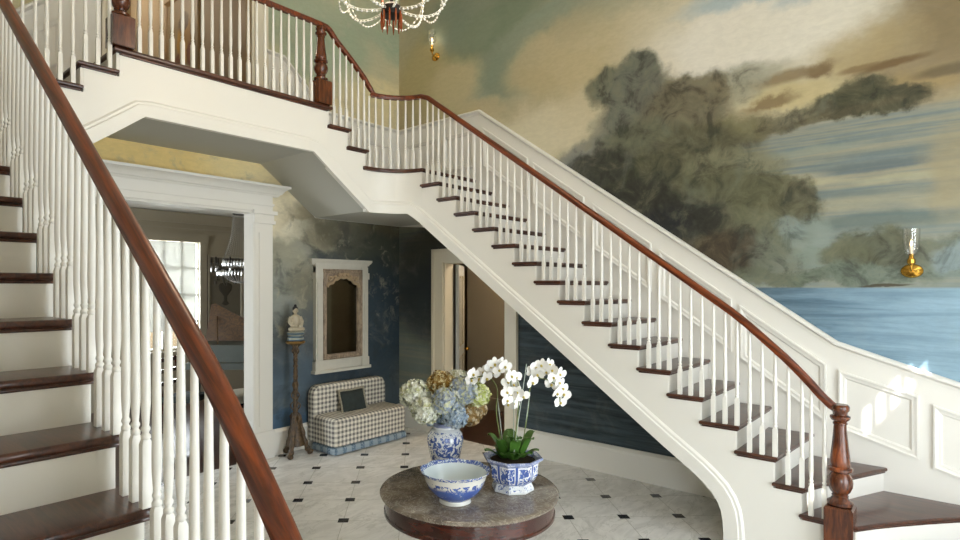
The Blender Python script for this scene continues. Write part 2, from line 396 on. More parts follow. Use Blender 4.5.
BR = [
 # sky
 (480,20,70,60,0,'#87917f',.9,.9),(560,10,90,30,0,'#979a84',.8,.9),(505,70,30,34,0,'#859080',.9,.7),(470,88,26,14,0,'#8f978a',.8,.7),(640,6,40,10,0,'#9fa08c',.6,.9),
 (440,60,34,30,0,'#a39a78',.6,.9),(545,40,50,18,-.1,'#b2a585',.7,.9),(620,40,80,30,0,'#baae8c',.6,.9),(480,110,30,10,0,'#b9ad8c',.8,.8),
 (425,75,30,40,0,'#b5a97f',.9,.8),(455,85,26,26,0,'#c4b892',.9,.7),(495,22,46,22,-.2,'#7e8a74',.95,.7),(470,32,26,16,0,'#87917c',.9,.7),(508,68,28,24,0,'#86927f',.9,.6),(448,24,22,20,0,'#84907f',.8,.7),(540,22,40,14,-.3,'#8b9684',.8,.8),(530,65,26,22,-.3,'#bcb08e',.85,.7),
 (545,130,50,24,0,'#cfc7ac',.9,.7),(590,110,40,26,0,'#c2b696',.6,.9),(570,70,60,20,.1,'#b7a882',.6,.9),
 (690,30,70,40,0,'#cdc6b0',.7,.9),(745,36,90,42,0,'#dcd7ca',.95,.8),(800,16,100,44,0,'#d6d0c0',.9,.8),(740,-4,60,10,0,'#9fb0b4',.8,.9),(800,-2,30,10,0,'#9aaab0',.6,.9),
 (925,55,72,60,0,'#8b7b5e',.9,.8),(955,5,50,60,0,'#807052',.85,.9),(860,50,50,24,-.1,'#a8966e',.7,.9),
 (800,96,60,14,0,'#b9aa80',.9,.7),(905,88,60,12,0,'#9c885f',.8,.8),
 # streaked clouds
 (818,68,18,9,0,'#6f5a3e',.9,.7),(790,76,40,6,-.12,'#7f6c4e',.8,.8,'f'),(893,63,34,4,-.1,'#6e583a',.9,.7,'f'),(860,68,20,3,-.05,'#7a6444',.8,.8,'f'),(945,70,32,6,-.1,'#6c5f47',.9,.7,'f'),
 (768,103,28,6,-.06,'#7a6748',.85,.8),(735,84,34,16,0,'#8c8a76',.8,.8,'t'),(762,72,26,12,0,'#9a9784',.7,.8),
 # calm water beyond the trees
 ('water',onU(850,116,XW)[1]),
 (880,166,60,5,0,'#616a6b',.7,.8,'f'),(905,178,60,4,0,'#aaa588',.7,.8,'f'),(800,152,60,4,0,'#8f9484',.7,.8,'f'),(870,221,90,7,0,'#64726f',.8,.7,'f'),(940,200,50,6,0,'#a39d84',.7,.8,'f'),
 (955,170,30,40,0,'#9c9070',.7,.9),(830,205,60,6,0,'#a19d86',.6,.8,'f'),(790,185,50,5,0,'#b0a88a',.8,.7,'f'),(770,181,50,5,0,'#b3ab8c',.7,.7,'f'),
 # island
 (862,92,22,20,0,'#52503c',.95,.4,'t'),(870,90,26,14,0,'#504e3a',.95,.4,'t'),(848,104,36,14,0,'#4c4b37',.95,.4,'t'),(892,102,40,12,0,'#4b4a38',.95,.45,'t'),(835,110,26,8,0,'#4a4634',.95,.4,'t'),(785,122,46,9,-.12,'#64604c',.85,.6,'t'),(745,128,30,14,0,'#6b6550',.85,.6,'t'),(835,115,70,4,-.1,'#5b5540',.8,.6,'f'),
 # mist left of the great tree
 (590,152,34,13,-.2,'#80817a',.85,.6,'t'),(615,135,26,22,0,'#7c7d70',.8,.7,'t'),(565,165,24,10,-.2,'#7d7f7a',.7,.7,'t'),
 # great tree
 (608,88,23,21,0,'#6a6c5b',.95,.4,'t'),(638,74,22,21,0,'#63665a',.95,.35,'t'),(630,112,26,40,0,'#6b6d61',.95,.45,'t'),(655,95,22,26,0,'#65655a',.9,.4,'t'),(690,88,32,20,0,'#6b6450',.95,.4,'t'),(712,95,16,14,0,'#7a7058',.9,.5,'t'),
 (680,118,46,28,0,'#6a6450',.95,.5,'t'),(640,148,44,26,0,'#5c5e4c',.9,.5,'t'),(725,132,34,16,0,'#76704f',.85,.6,'t'),(655,178,64,32,0,'#4b4c39',.95,.45,'t'),(700,150,50,26,0,'#555440',.9,.5,'t'),
 (590,172,30,17,-.1,'#40413a',.95,.45,'t'),(612,165,20,14,0,'#3c3d34',.9,.5,'t'),(735,166,44,18,0,'#7d7a60',.8,.6,'t'),(768,192,42,20,0,'#55543e',.95,.35,'t'),(790,205,30,22,0,'#565541',.95,.35,'t'),(720,200,60,30,0,'#5a5a43',.9,.5,'t'),
 (745,235,54,28,0,'#64654e',.9,.5,'t'),(630,205,44,28,0,'#34342d',.95,.5,'t'),(680,224,50,24,0,'#30302b',.95,.5,'t'),(705,262,56,24,0,'#3c352a',.95,.5,'t'),(728,250,34,20,0,'#4a4032',.9,.5,'t'),
 (660,225,24,14,0,'#23262a',.9,.6,'t'),(775,258,30,20,0,'#74796a',.8,.6,'t'),(760,276,50,9,0,'#666a58',.85,.6,'t'),
 # inlet, right bank
 (808,235,26,18,0,'#88938a',.85,.5),(812,256,22,9,0,'#818d82',.8,.6),(790,225,16,10,0,'#86938e',.7,.6),
 (880,246,50,16,0,'#5f614d',.92,.45,'t'),(850,256,32,14,0,'#62644f',.9,.5,'t'),(930,250,44,15,0,'#6d7263',.85,.6,'t'),(820,274,30,8,0,'#66705f',.85,.6,'t'),(890,272,80,11,0,'#6f7a6c',.8,.6,'t'),(955,258,20,16,0,'#8a9a9c',.8,.7),
 ('trees',),
 (885,285,26,1.6,0,'#463f31',.9,.5,'f'),
 # dark painted patches under the landing
 (455,255,70,40,0,'#3b382f',.9,.7),(440,300,60,40,0,'#2a3136',.9,.8),(540,330,60,30,0,'#33434a',.8,.8)]
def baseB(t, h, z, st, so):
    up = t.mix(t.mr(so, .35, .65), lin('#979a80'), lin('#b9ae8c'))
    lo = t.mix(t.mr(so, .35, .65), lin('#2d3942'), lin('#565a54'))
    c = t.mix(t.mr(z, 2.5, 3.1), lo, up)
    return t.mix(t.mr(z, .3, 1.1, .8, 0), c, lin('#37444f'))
BB = [
 (300,25,50,40,0,'#929b85',.9,.9),(350,30,60,30,0,'#929a84',.8,.9),(330,75,30,20,0,'#98a08a',.8,.9),(375,118,50,34,0,'#c2b591',.95,.7),(395,80,30,20,0,'#b0a685',.7,.9),(385,45,40,16,0,'#8d957f',.8,.9),
 (370,62,24,20,0,'#a3a085',.8,.7),(345,48,24,20,0,'#8b967f',.85,.7),(385,95,26,16,0,'#c0b48d',.9,.6),(310,60,24,20,0,'#96a08a',.8,.7),(395,30,16,30,0,'#88957f',.8,.7),
 (180,158,120,40,0,'#dcc283',.95,.5),(235,165,30,20,0,'#e0cf9f',.7,.8),(275,195,34,30,0,'#d9caa0',.95,.7),(300,185,30,24,0,'#b5a680',.7,.8),  # gold patch above the opening has warm light painted into its colour
 (287,215,28,24,0,'#d2c9ae',.95,.6),(318,225,34,18,0,'#857c66',.85,.7),(345,205,40,10,.1,'#8f856c',.7,.7),(300,230,20,9,.2,'#cfcab5',.85,.6),(320,242,18,7,-.3,'#a8a48f',.8,.6),(298,248,14,7,0,'#8d8f88',.8,.6),
 (350,232,44,24,0,'#5e5a4a',.85,.7),(285,262,28,26,0,'#8f8d7c',.9,.7),(300,300,30,30,0,'#7d7a69',.85,.8),(282,300,16,36,0,'#858a84',.8,.8),
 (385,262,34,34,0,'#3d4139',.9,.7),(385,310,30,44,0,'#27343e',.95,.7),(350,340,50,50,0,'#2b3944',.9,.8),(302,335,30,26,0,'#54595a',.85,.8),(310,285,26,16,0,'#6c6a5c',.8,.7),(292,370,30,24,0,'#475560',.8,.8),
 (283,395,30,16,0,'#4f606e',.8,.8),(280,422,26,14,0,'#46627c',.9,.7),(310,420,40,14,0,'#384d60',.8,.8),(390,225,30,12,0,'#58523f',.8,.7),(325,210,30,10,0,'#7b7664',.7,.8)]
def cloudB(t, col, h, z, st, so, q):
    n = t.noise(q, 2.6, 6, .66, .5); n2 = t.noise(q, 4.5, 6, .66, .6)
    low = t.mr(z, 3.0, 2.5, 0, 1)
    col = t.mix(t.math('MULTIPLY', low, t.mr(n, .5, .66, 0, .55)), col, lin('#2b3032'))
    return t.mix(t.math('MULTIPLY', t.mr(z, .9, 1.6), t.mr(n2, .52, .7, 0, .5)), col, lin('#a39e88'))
M['muralR'] = mural('painted_landscape', 'U', XW, baseR, BR, seaR, gain=1.04)
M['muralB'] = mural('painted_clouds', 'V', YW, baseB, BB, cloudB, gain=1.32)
M['glass'] = None
def thin_glass():
    t = NT('thin_glass'); tr = t.new('ShaderNodeBsdfTransparent'); gl = t.new('ShaderNodeBsdfGlossy'); gl.inputs['Roughness'].default_value = .03
    lw = t.new('ShaderNodeLayerWeight'); lw.inputs['Blend'].default_value = .25
    mx = t.new('ShaderNodeMixShader'); t.link(t.math('MULTIPLY_ADD', lw.outputs['Facing'], .5, .05), mx.inputs[0]); t.link(tr.outputs[0], mx.inputs[1]); t.link(gl.outputs[0], mx.inputs[2])
    t.link(mx.outputs[0], t.n['Material Output'].inputs[0]); return t.m
M['glass'] = thin_glass()
def crystal():
    t = NT('cut_crystal'); tr = t.new('ShaderNodeBsdfTransparent'); tr.inputs[0].default_value = (.85,.85,.82,1)
    gl = t.new('ShaderNodeBsdfGlossy'); gl.inputs['Roughness'].default_value = .08; df = t.new('ShaderNodeBsdfDiffuse'); df.inputs[0].default_value = (.75,.73,.68,1)
    a = t.new('ShaderNodeMixShader'); a.inputs[0].default_value = .5; t.link(gl.outputs[0], a.inputs[1]); t.link(df.outputs[0], a.inputs[2])
    b = t.new('ShaderNodeMixShader'); b.inputs[0].default_value = .62; t.link(tr.outputs[0], b.inputs[1]); t.link(a.outputs[0], b.inputs[2])
    t.link(b.outputs[0], t.n['Material Output'].inputs[0]); return t.m
M['crystal'] = crystal()
def mirror_glass():
    t = NT('darkened_mirror_glass'); n = t.noise(t.obj(), 7, 4)
    return t.fin(t.mix(n, (.085,.095,.085,1), (.15,.16,.145,1)), .06, 1.)  # dark green tint stands in for a dark reflection
M['mirror'] = mirror_glass()
def emis(name, col, st):
    t = NT(name); t.b.inputs['Base Color'].default_value = col; t.b.inputs['Emission Color'].default_value = col; t.b.inputs['Emission Strength'].default_value = st; return t.m
M['bulb'] = emis('candle_bulb_lit', (1,.72,.4,1), 2.5)
def blind():
    t = NT('roller_blind'); tl = t.new('ShaderNodeBsdfTranslucent'); tl.inputs[0].default_value = (.85,.84,.8,1)
    df = t.new('ShaderNodeBsdfDiffuse'); df.inputs[0].default_value = (.8,.8,.76,1)
    mx = t.new('ShaderNodeMixShader'); mx.inputs[0].default_value = .8; t.link(tl.outputs[0], mx.inputs[1]); t.link(df.outputs[0], mx.inputs[2])
    t.link(mx.outputs[0], t.n['Material Output'].inputs[0]); return t.m
M['blind'] = blind()

# ---------------------------------------------------------------- room shell
XL = (SYM-WU)*R; YF = -2.6; ZC = 6.5; WT = .16
def holed(mb, axis, a0, a1, h0, h1, t0, t1, holes):
    xs = sorted({a0, a1, *[h[0] for h in holes], *[h[1] for h in holes]})
    zs = sorted({h0, h1, *[h[2] for h in holes], *[h[3] for h in holes]})
    for i in range(len(xs)-1):
        for j in range(len(zs)-1):
            cx, cz = (xs[i]+xs[i+1])/2, (zs[j]+zs[j+1])/2
            if any(h[0] < cx < h[1] and h[2] < cz < h[3] for h in holes): continue
            if axis == 'y': mb.box(xs[i], xs[i+1], t0, t1, zs[j], zs[j+1])
            else: mb.box(t0, t1, xs[i], xs[i+1], zs[j], zs[j+1])
ZG = 21*R
MUS = (1.62, 3.285, 0., 2.685); UPH = (2.0, 3.26, ZG, 6.1); DOR = (3.94, 4.90, 0., 2.185)
m = MB(); m.box(XL-WT, XW+WT, YF-WT, YW, -.1, 0); struct('floor', m, M['floor'], 'white marble tile floor with small black corner squares', smooth=False)
m = MB(); m.box(XL-WT, XW+WT, YF-WT, YW+WT, ZC, ZC+.1); struct('ceiling', m, M['plaster'], 'plain white ceiling high above the entrance hall', smooth=False)
m = MB(); holed(m, 'y', XL-WT, XW+WT, 0, ZC, YW, YW+WT, [MUS, UPH]); struct('wall_back', m, M['muralB'], 'wall painted with clouds behind the mirror and gallery', smooth=False)
m = MB(); holed(m, 'x', YF-WT, YW, 0, ZC, XW, XW+WT, [DOR]); struct('wall_right', m, M['muralR'], 'long wall painted with trees and water above the right stair', smooth=False)
m = MB(); holed(m, 'x', YF, YW, 0, ZC, XL-WT, XL, [(-2.3, -.75, .7, 2.7)]); struct('wall_left', m, M['cream'], 'cream wall beside the near stair flight', smooth=False)
# front wall: glazed doors, tall upper window, two rows of small openings placed to shape the sun patches
FD = (1.25, 3.95, .1, 2.75); FU = (3.0, 5.2, 3.7, 6.0)
FA = [(2.257+.086*i, 2.257+.086*i+.052, 5.07, 5.29 if i < 4 else 5.2) for i in range(5)]
FB = [(1.155, 1.215, 5.03, 5.22), (1.24, 1.3, 5.06, 5.25)]
m = MB(); holed(m, 'y', XL-WT, XW+WT, 0, ZC, YF-.01, YF, [FD, FU]+FA+FB); struct('wall_front', m, M['cream'], 'front wall with the glazed entrance and upper windows', smooth=False)
def glazing(name, h, nx, nz, label, cat):
    fr = MB(); w = .04
    for i in range(nx+1):
        x = h[0]+(h[1]-h[0])*i/nx; k = .06 if i in (0, nx) or (nx % 2 == 0 and i == nx//2 and cat == 'door') else .014
        fr.box(max(h[0], x-k), min(h[1], x+k), YF-.05, YF, h[2], h[3])
    for j in range(nz+1):
        z = h[2]+(h[3]-h[2])*j/nz; k = .06 if j in (0, nz) else .014
        fr.box(h[0], h[1], YF-.045, YF-.005, max(h[2], z-k), min(h[3], z+k))
    o = struct(name, fr, M['white'], label, cat, smooth=False)
    g = MB(); g.box(h[0], h[1], YF-.028, YF-.022, h[2], h[3]); obj('pane', g, M['glass'], o, smooth=False)
glazing('door_1', FD, 6, 5, 'glazed entrance doors with sidelights', 'door')
glazing('window_1', FU, 4, 5, 'tall upper window over the entrance', 'window')

m = MB()
for i in range(4):
    y = -2.3+1.55*i/3; m.box(XL-.1, XL-.05, y-.02, y+.02, .7, 2.7)
for j in range(5):
    z = .7+.5*j; m.box(XL-.1, XL-.05, -2.3, -.75, z-.02, z+.02)
wl = struct('fill_window', m, M['white'], 'added unseen window for fill light behind the viewer', 'window', smooth=False)  # unseen window added so fill light reaches the right wall
m = MB(); m.box(XL-.078, XL-.072, -2.3, -.75, .7, 2.7); obj('pane', m, M['glass'], wl, smooth=False)

# music room, upper hall and the passage behind the right doorway
m = MB(); m.box(-.6, XW, YW+WT, 9.6, -.1, 0); m.box(MUS[0], MUS[1], YW, YW+WT, -.1, 0.001); struct('floor_music_room', m, M['darkfloor'], 'dark wood floor of the music room', 'floor', smooth=False)
WIN = (3.66, 4.52, .86, 2.62)
m = MB(); holed(m, 'y', -.6, XW, 0, 3.1, 9.6, 9.76, [WIN]); holed(m, 'x', YW+WT, 9.6, 0, 3.1, -.7, -.6, [(6.75, 8.45, .8, 2.55)]); m.box(XW, XW+.1, YW+WT, 9.6, 0, 3.1)  # the side opening is added, unseen, for a fill lamp
struct('wall_music_room', m, M['greige'], 'grey beige walls of the music room', 'wall', smooth=False)
m = MB(); m.box(-.6, XW, YW+WT, 9.76, 3.1, 3.2); struct('ceiling_music_room', m, M['plaster'], 'music room ceiling', 'ceiling', smooth=False)
m = MB()
crn = [(0,0),(.0,-.16),(.03,-.16),(.06,-.08),(.12,-.03),(.14,0)]
m.sweep([(-.6,9.6,3.09),(XW,9.6,3.09)], [(a,b) for a,b in crn]); m.sweep([(-.6,9.6,2.86),(XW,9.6,2.86)], [(0,-.02),(.025,-.02),(.025,.02),(0,.02)])
struct('trim_1', m, M['greige'], 'moulded cornice round the top of the music room', 'trim')
# window with casing and blind
m = MB()
for x0, x1 in ((WIN[0]-.12, WIN[0]), (WIN[1], WIN[1]+.12)): m.box(x0, x1, 9.56, 9.6, WIN[2]-.05, WIN[3]+.02)
m.box(WIN[0]-.14, WIN[1]+.14, 9.55, 9.6, WIN[3], WIN[3]+.14); m.box(WIN[0]-.16, WIN[1]+.16, 9.5, 9.6, WIN[2]-.08, WIN[2]-.03)
wi = struct('window_2', m, M['greige'], 'bright music room window with a white blind', 'window', smooth=False)
m = MB()
for i in range(4):
    x = WIN[0]+(WIN[1]-WIN[0])*i/3; m.box(x-.018, x+.018, 9.63, 9.67, WIN[2], WIN[3])
for j in range(5):
    z = WIN[2]+(WIN[3]-WIN[2])*j/4; m.box(WIN[0], WIN[1], 9.63, 9.67, z-.018, z+.018)
obj('window_sash', m, M['white'], wi, smooth=False)
m = MB(); m.box(WIN[0], WIN[1], 9.647, 9.653, WIN[2], WIN[3]); obj('pane', m, M['glass'], wi, smooth=False)
b = MB(); b.box(WIN[0]+.01, WIN[1]-.05, 9.602, 9.605, 1.17, WIN[3]-.01); b.box(WIN[0]+.01, WIN[1]-.05, 9.598, 9.61, 1.15, 1.175)
tag(obj('roller_blind', b, M['blind'], smooth=False), 'white roller blind drawn down over the music room window', 'blind')
# upper hall
HX0, HX1 = 1.25, 3.26
m = MB(); m.box(HX0, HX1, YW+WT, 10.2, ZG-.12, ZG); m.box(UPH[0], UPH[1], YW, YW+WT, ZG-.12, ZG+.001); struct('floor_upper_hall', m, M['treadx'], 'wood floor of the upstairs hall', 'floor', smooth=False)
m = MB(); m.box(HX1, HX1+.1, YW+WT, 10.2, ZG, ZC); m.box(HX0-.1, HX0, YW+WT, 10.2, ZG, ZC); m.box(HX0-.1, HX1+.1, 10.2, 10.3, ZG, ZC)
struct('wall_upper_hall', m, M['hallpaint'], 'tan walls of the dim upstairs hall', 'wall', smooth=False)
m = MB(); m.box(HX0-.1, HX1+.1, YW+WT, 10.3, ZC, ZC+.1); struct('ceiling_upper_hall', m, M['plaster'], 'upstairs hall ceiling', 'ceiling', smooth=False)
m = MB()
for x0, x1 in ((UPH[0]-.2, UPH[0]), (UPH[1], UPH[1]+.2)):
    m.box(x0, x1, YW-.03, YW, ZG, UPH[3]); m.box(x0+.03, x1-.03, YW-.042, YW-.03, ZG+.25, UPH[3])
m.box(UPH[0]-.25, UPH[1]+.25, YW-.06, YW, UPH[3], UPH[3]+.2); struct('trim_2', m, M['cream'], 'cream casing round the upstairs hall opening', 'trim', smooth=False)
m = MB(); m.box(UPH[1]-.05, UPH[1]-.001, YW-.0, YW+WT, ZG, UPH[3]); m.box(UPH[0]+.001, UPH[0]+.05, YW, YW+WT, ZG, UPH[3]); struct('trim_3', m, M['brown_case'], 'tan jamb lining the upstairs hall opening', 'trim', smooth=False)
# passage behind the right doorway
PX1 = 7.1
m = MB(); m.box(XW+WT, 9.2, 2.6, 7.4, -.1, 0); m.box(XW, XW+WT, DOR[0], DOR[1], -.1, .001); struct('floor_passage', m, M['darkfloor'], 'dark wood floor of the passage', 'floor', smooth=False)
m = MB(); m.box(PX1, PX1+.1, 2.6, 5.86, 0, 2.8); m.box(XW+WT, 9.2, 2.5, 2.6, 0, 2.8); m.box(XW+WT, 9.2, 7.4, 7.5, 0, 2.8); m.box(9.2, 9.3, 2.6, 7.4, 0, 2.8)
struct('wall_passage', m, M['hallpaint'], 'tan wall seen through the right doorway', 'wall', smooth=False)
m = MB(); m.box(XW+WT, 9.3, 2.5, 7.5, 2.8, 2.9); struct('ceiling_passage', m, M['plaster'], 'passage ceiling', 'ceiling', smooth=False)
m = MB(); m.box(PX1-.02, PX1, 2.6, 5.86, 0, .18); struct('baseboard_passage', m, M['hallpaint'], 'baseboard of the passage wall', 'baseboard', smooth=False)
# right doorway casing
m = MB()
y0, y1, zt = DOR[0], DOR[1], DOR[3]
for a, b_ in ((y0-.15, y0), (y1, y1+.17)):
    m.box(XW-.03, XW, a, b_, 0, zt+.14)
m.box(XW-.03, XW, y0, y1, zt, zt+.14)
m.box(XW-.045, XW, y0-.17, y0-.13, 0, zt+.16); m.box(XW-.045, XW, y1+.14, y1+.18, 0, zt+.16); m.box(XW-.045, XW, y0-.17, y1+.18, zt+.13, zt+.17)
m.box(XW, XW+WT, y0, y0+.015, 0, zt); m.box(XW, XW+WT, y1-.015, y1, 0, zt); m.box(XW, XW+WT, y0, y1, zt-.015, zt)
struct('trim_4', m, M['cream'], 'white casing round the doorway under the stair', 'trim', smooth=False)
# the open leaf swung back into the passage
lh = Vector((XW+WT+.02, y1-.04, 0)); ld = Vector((math.cos(.61), math.sin(.61), 0)); ln = Vector((ld.y, -ld.x, 0))
lp3 = lambda a, b, z: tuple(lh+ld*a+ln*b+Vector((0,0,z)))
def lbox(m, a0, a1, b0, b1, z0, z1): m.rings([[lp3(a0,b0,z), lp3(a1,b0,z), lp3(a1,b1,z), lp3(a0,b1,z)] for z in (z0, z1)])
m = MB(); lbox(m, 0, .84, 0, .04, .01, 2.16)
d = struct('door_2', m, plain('pale_grey_door_paint', '#b9bcbb', .45), 'open door leaf folded back in the doorway under the stair', 'door', smooth=False)
m = MB()
for z0, z1 in ((.2, .95), (1.1, 2.02)):
    for a0, a1 in ((.1, .38), (.46, .74)):
        m.frame([lp3(a0,.04,z0), lp3(a1,.04,z0), lp3(a1,.04,z1), lp3(a0,.04,z1)], ln, [(0,-.004),(0,.012),(.02,.008),(.03,-.004)])
obj('panel_moulding', m, M['greige'], d)
m = MB(); m.sphere(lp3(.78,.09,1.0), .026, 12, 8); m.tube([lp3(.78,.035,1.0), lp3(.78,.09,1.0)], .01, 8); obj('knob', m, M['brass'], d)

# music room opening: pilasters and entablature
m = MB()
for s in (0, 1):
    x0, x1 = (MUS[1], MUS[1]+.215) if s == 0 else (MUS[0]-.235, MUS[0])
    m.box(x0, x1, YW-.05, YW, 0, MUS[3]-.1)
    m.box(x0+.045, x1-.045, YW-.062, YW-.05, .36, MUS[3]-.22)
    m.box(x0-.015, x1+.015, YW-.07, YW, 0, .3)
    m.box(x0-.02, x1+.02, YW-.08, YW, MUS[3]-.12, MUS[3]-.085); m.box(x0-.01, x1+.01, YW-.065, YW, MUS[3]-.085, MUS[3]-.02)
    m.box(x0-.035, x1+.035, YW-.095, YW, MUS[3]-.02, MUS[3]+.02)
m.box(MUS[1]-.012, MUS[1]+.002, YW-.04, YW+WT, 0, MUS[3]); m.box(MUS[0]-.002, MUS[0]+.012, YW-.04, YW+WT, 0, MUS[3]); m.box(MUS[0], MUS[1], YW-.04, YW+WT, MUS[3]-.012, MUS[3]+.01)
ex0, ex1 = MUS[0]-.25, MUS[1]+.205
m.box(ex0, ex1, YW-.07, YW, MUS[3]+.01, MUS[3]+.075); m.box(ex0-.01, ex1+.01, YW-.085, YW, MUS[3]+.075, MUS[3]+.1); m.box(ex0, ex1, YW-.065, YW, MUS[3]+.1, MUS[3]+.19)
prof = [(0,0),(.07,0),(.085,.02),(.1,.025),(.12,.06),(.155,.085),(.17,.09),(.17,.115),(0,.115)]
prof = [(-a, b_) for a, b_ in prof]
zc = MUS[3]+.185
m.sweep([(ex0,YW+.001,zc),(ex0,YW-.002,zc),(ex1,YW-.002,zc),(ex1,YW+.001,zc)], [(-a,b_) for a, b_ in prof])
struct('trim_5', m, M['white'], 'white pilasters and deep cornice framing the music room opening', 'trim', ang=25)

# baseboards
def base_run(name, pts, label):
    m = MB(); m.sweep(pts, [(0,0),(.022,0),(.022,.235),(.03,.24),(.03,.262),(.012,.285),(0,.29)]); struct(name, m, M['white'], label, 'baseboard')
base_run('baseboard_back', [(XW,YW,0),(MUS[1]+.25,YW,0)][::-1], 'tall white baseboard below the mirror')
base_run('baseboard_right', [(XW,YW,0),(XW,DOR[1]+.18,0)], 'short white baseboard in the corner by the doorway')
base_run('baseboard_right_long', [(XW,DOR[0]-.17,0),(XW,1.3,0)], 'tall white baseboard under the right stair')

# ---------------------------------------------------------------- staircase geometry (in risers)
TN = .24                       # tread thickness
US, UB = 25.82, 25.82           # face of the string, line of the balusters
vf = lambda n: {2: 2.95, 3: 4.6}.get(n, 2.75+(n-2)*1.38)
nz = lambda v: 2+(v-2.95)/1.37
FL = {1: -6.2, 2: -4.2, 3: -2.1, 4: -.35}
def front(n):                  # front edge of a tread, string side -> wall side
    fl = FL.get(n, 0); v0 = vf(n) if n > 1 else 1.5
    return [(25.7 + (WU-25.7)*k/6, v0+fl*(k/6)**(1.15)) for k in range(7)]
ARC = [(23.1+2.72*math.cos(a*PI/16), 24.6+2.5*math.sin(a*PI/16)) for a in range(9)]
def zrail(v):
    T = [(3.45,6.08),(3.73,6.24),(4.08,6.59),(4.55,7.16),(5.18,7.83),(5.88,8.49),(6.9,9.43)]
    if v <= T[0][0]: return T[0][1]
    for (a, p), (b, q) in zip(T, T[1:]):
        if v <= b: return p+(q-p)*(v-a)/(b-a)
    return min(22.45, nz(v)+4.55)
UR = [(23.9,22.45),(23.65,22.62),(23.3,22.95),(22.95,23.35),(21.95,24.15),(20.84,24.95),(20.4,25.38),(20.15,25.5),(19.85,25.52)]
def zrail_u(u):
    for (a, p), (b, q) in zip(UR, UR[1:]):
        if u >= b: return p+(q-p)*min(1, max(0, (a-u)/(a-b)))
    return UR[-1][1]
FOOT = [(7.45,0),(7.46,.4),(7.5,1.1),(7.62,1.6),(7.87,2.08),(8.3,2.48),(8.9,2.92)]
def zbot(v):
    if v < 7.45: return 0
    for (a, p), (b, q) in zip(FOOT, FOOT[1:]):
        if v <= b: return p+(q-p)*(v-a)/(b-a)
    return min(15.25, nz(v)-3.45)
def zbot_u(u): return 15.25 if u > 23.3 else min(18.25, 15.25+(23.3-u)*3/4.1)
_bal = {}
def baluster_mesh(h):
    h = round(h, 2)
    if h in _bal: return _bal[h]
    m = MB(); a = .0155
    m.rings([[(x*k, y*k, z) for x, y in ((-1,-1),(1,-1),(1,1),(-1,1))] for k, z in ((a,0),(a,.185),(a*.72,.2))])
    p = [(.0105,.197),(.0155,.204),(.0155,.212),(.0105,.217),(.0105,.222),(.0145,.229),(.0145,.234),(.0105,.24),(.0125,.262),(.0152,.3),(.0157,.34)]
    t0 = h-.34
    p += [(.0157-.006*k/5, .34+t0*k/5) for k in range(1, 6)]
    m.v = [(x*.92, y*.92, z) for x, y, z in m.v]
    m.lathe((0,0,0), [(r_*.92, z) for r_, z in p], 10)
    _bal[h] = m.mesh('baluster', M['white'], ang=50); return _bal[h]
RAILP = [(-.034,-.012),(-.034,.012),(-.026,.028),(-.01,.036),(.01,.036),(.026,.028),(.034,.012),(.034,-.012),(.026,-.024),(.026,-.034),(-.026,-.034),(-.026,-.024)]
RAILP = [(a*.74, b*.72) for a, b in RAILP]
def newel_mb(c, zb, zblk, ztop, w=.079):
    m = MB(); x, y = c
    s = MB(); s.box(x-w, x+w, y-w, y+w, zb, zblk-.012)
    s.rings([[(x+i*w*k, y+j*w*k, z) for i, j in ((-1,-1),(1,-1),(1,1),(-1,1))] for k, z in ((1, zblk-.012), (.86, zblk))])
    H = ztop-zblk
    P = [(.55,0),(.74,.012),(.76,.04),(.56,.06),(.46,.085),(.5,.1),(.44,.115),(.58,.14),(.72,.19),(.75,.235),(.7,.28),(.52,.325),(.6,.335),(.74,.35),(.74,.375),(.58,.39),(.62,.4),(.6,.45),(.5,.58),(.41,.72),(.37,.8),(.43,.806),(.43,.822),(.36,.83),(.5,.845),(.6,.868),(.6,.885),(.42,.9),(.44,.925),(.55,.945),(.56,.98),(.46,1.)]
    m.lathe((x, y, zblk), [(a*w*1.2, b*H) for a, b in P], 24)
    return s, m
def newel(parent, c, zb, zblk, ztop):
    s, m = newel_mb(c, zb*R, zblk*R, ztop*R)
    o = obj('newel_post', s, M['newel'], parent, smooth=False); obj('turned_shaft', m, M['newel'], o, ang=40); return o

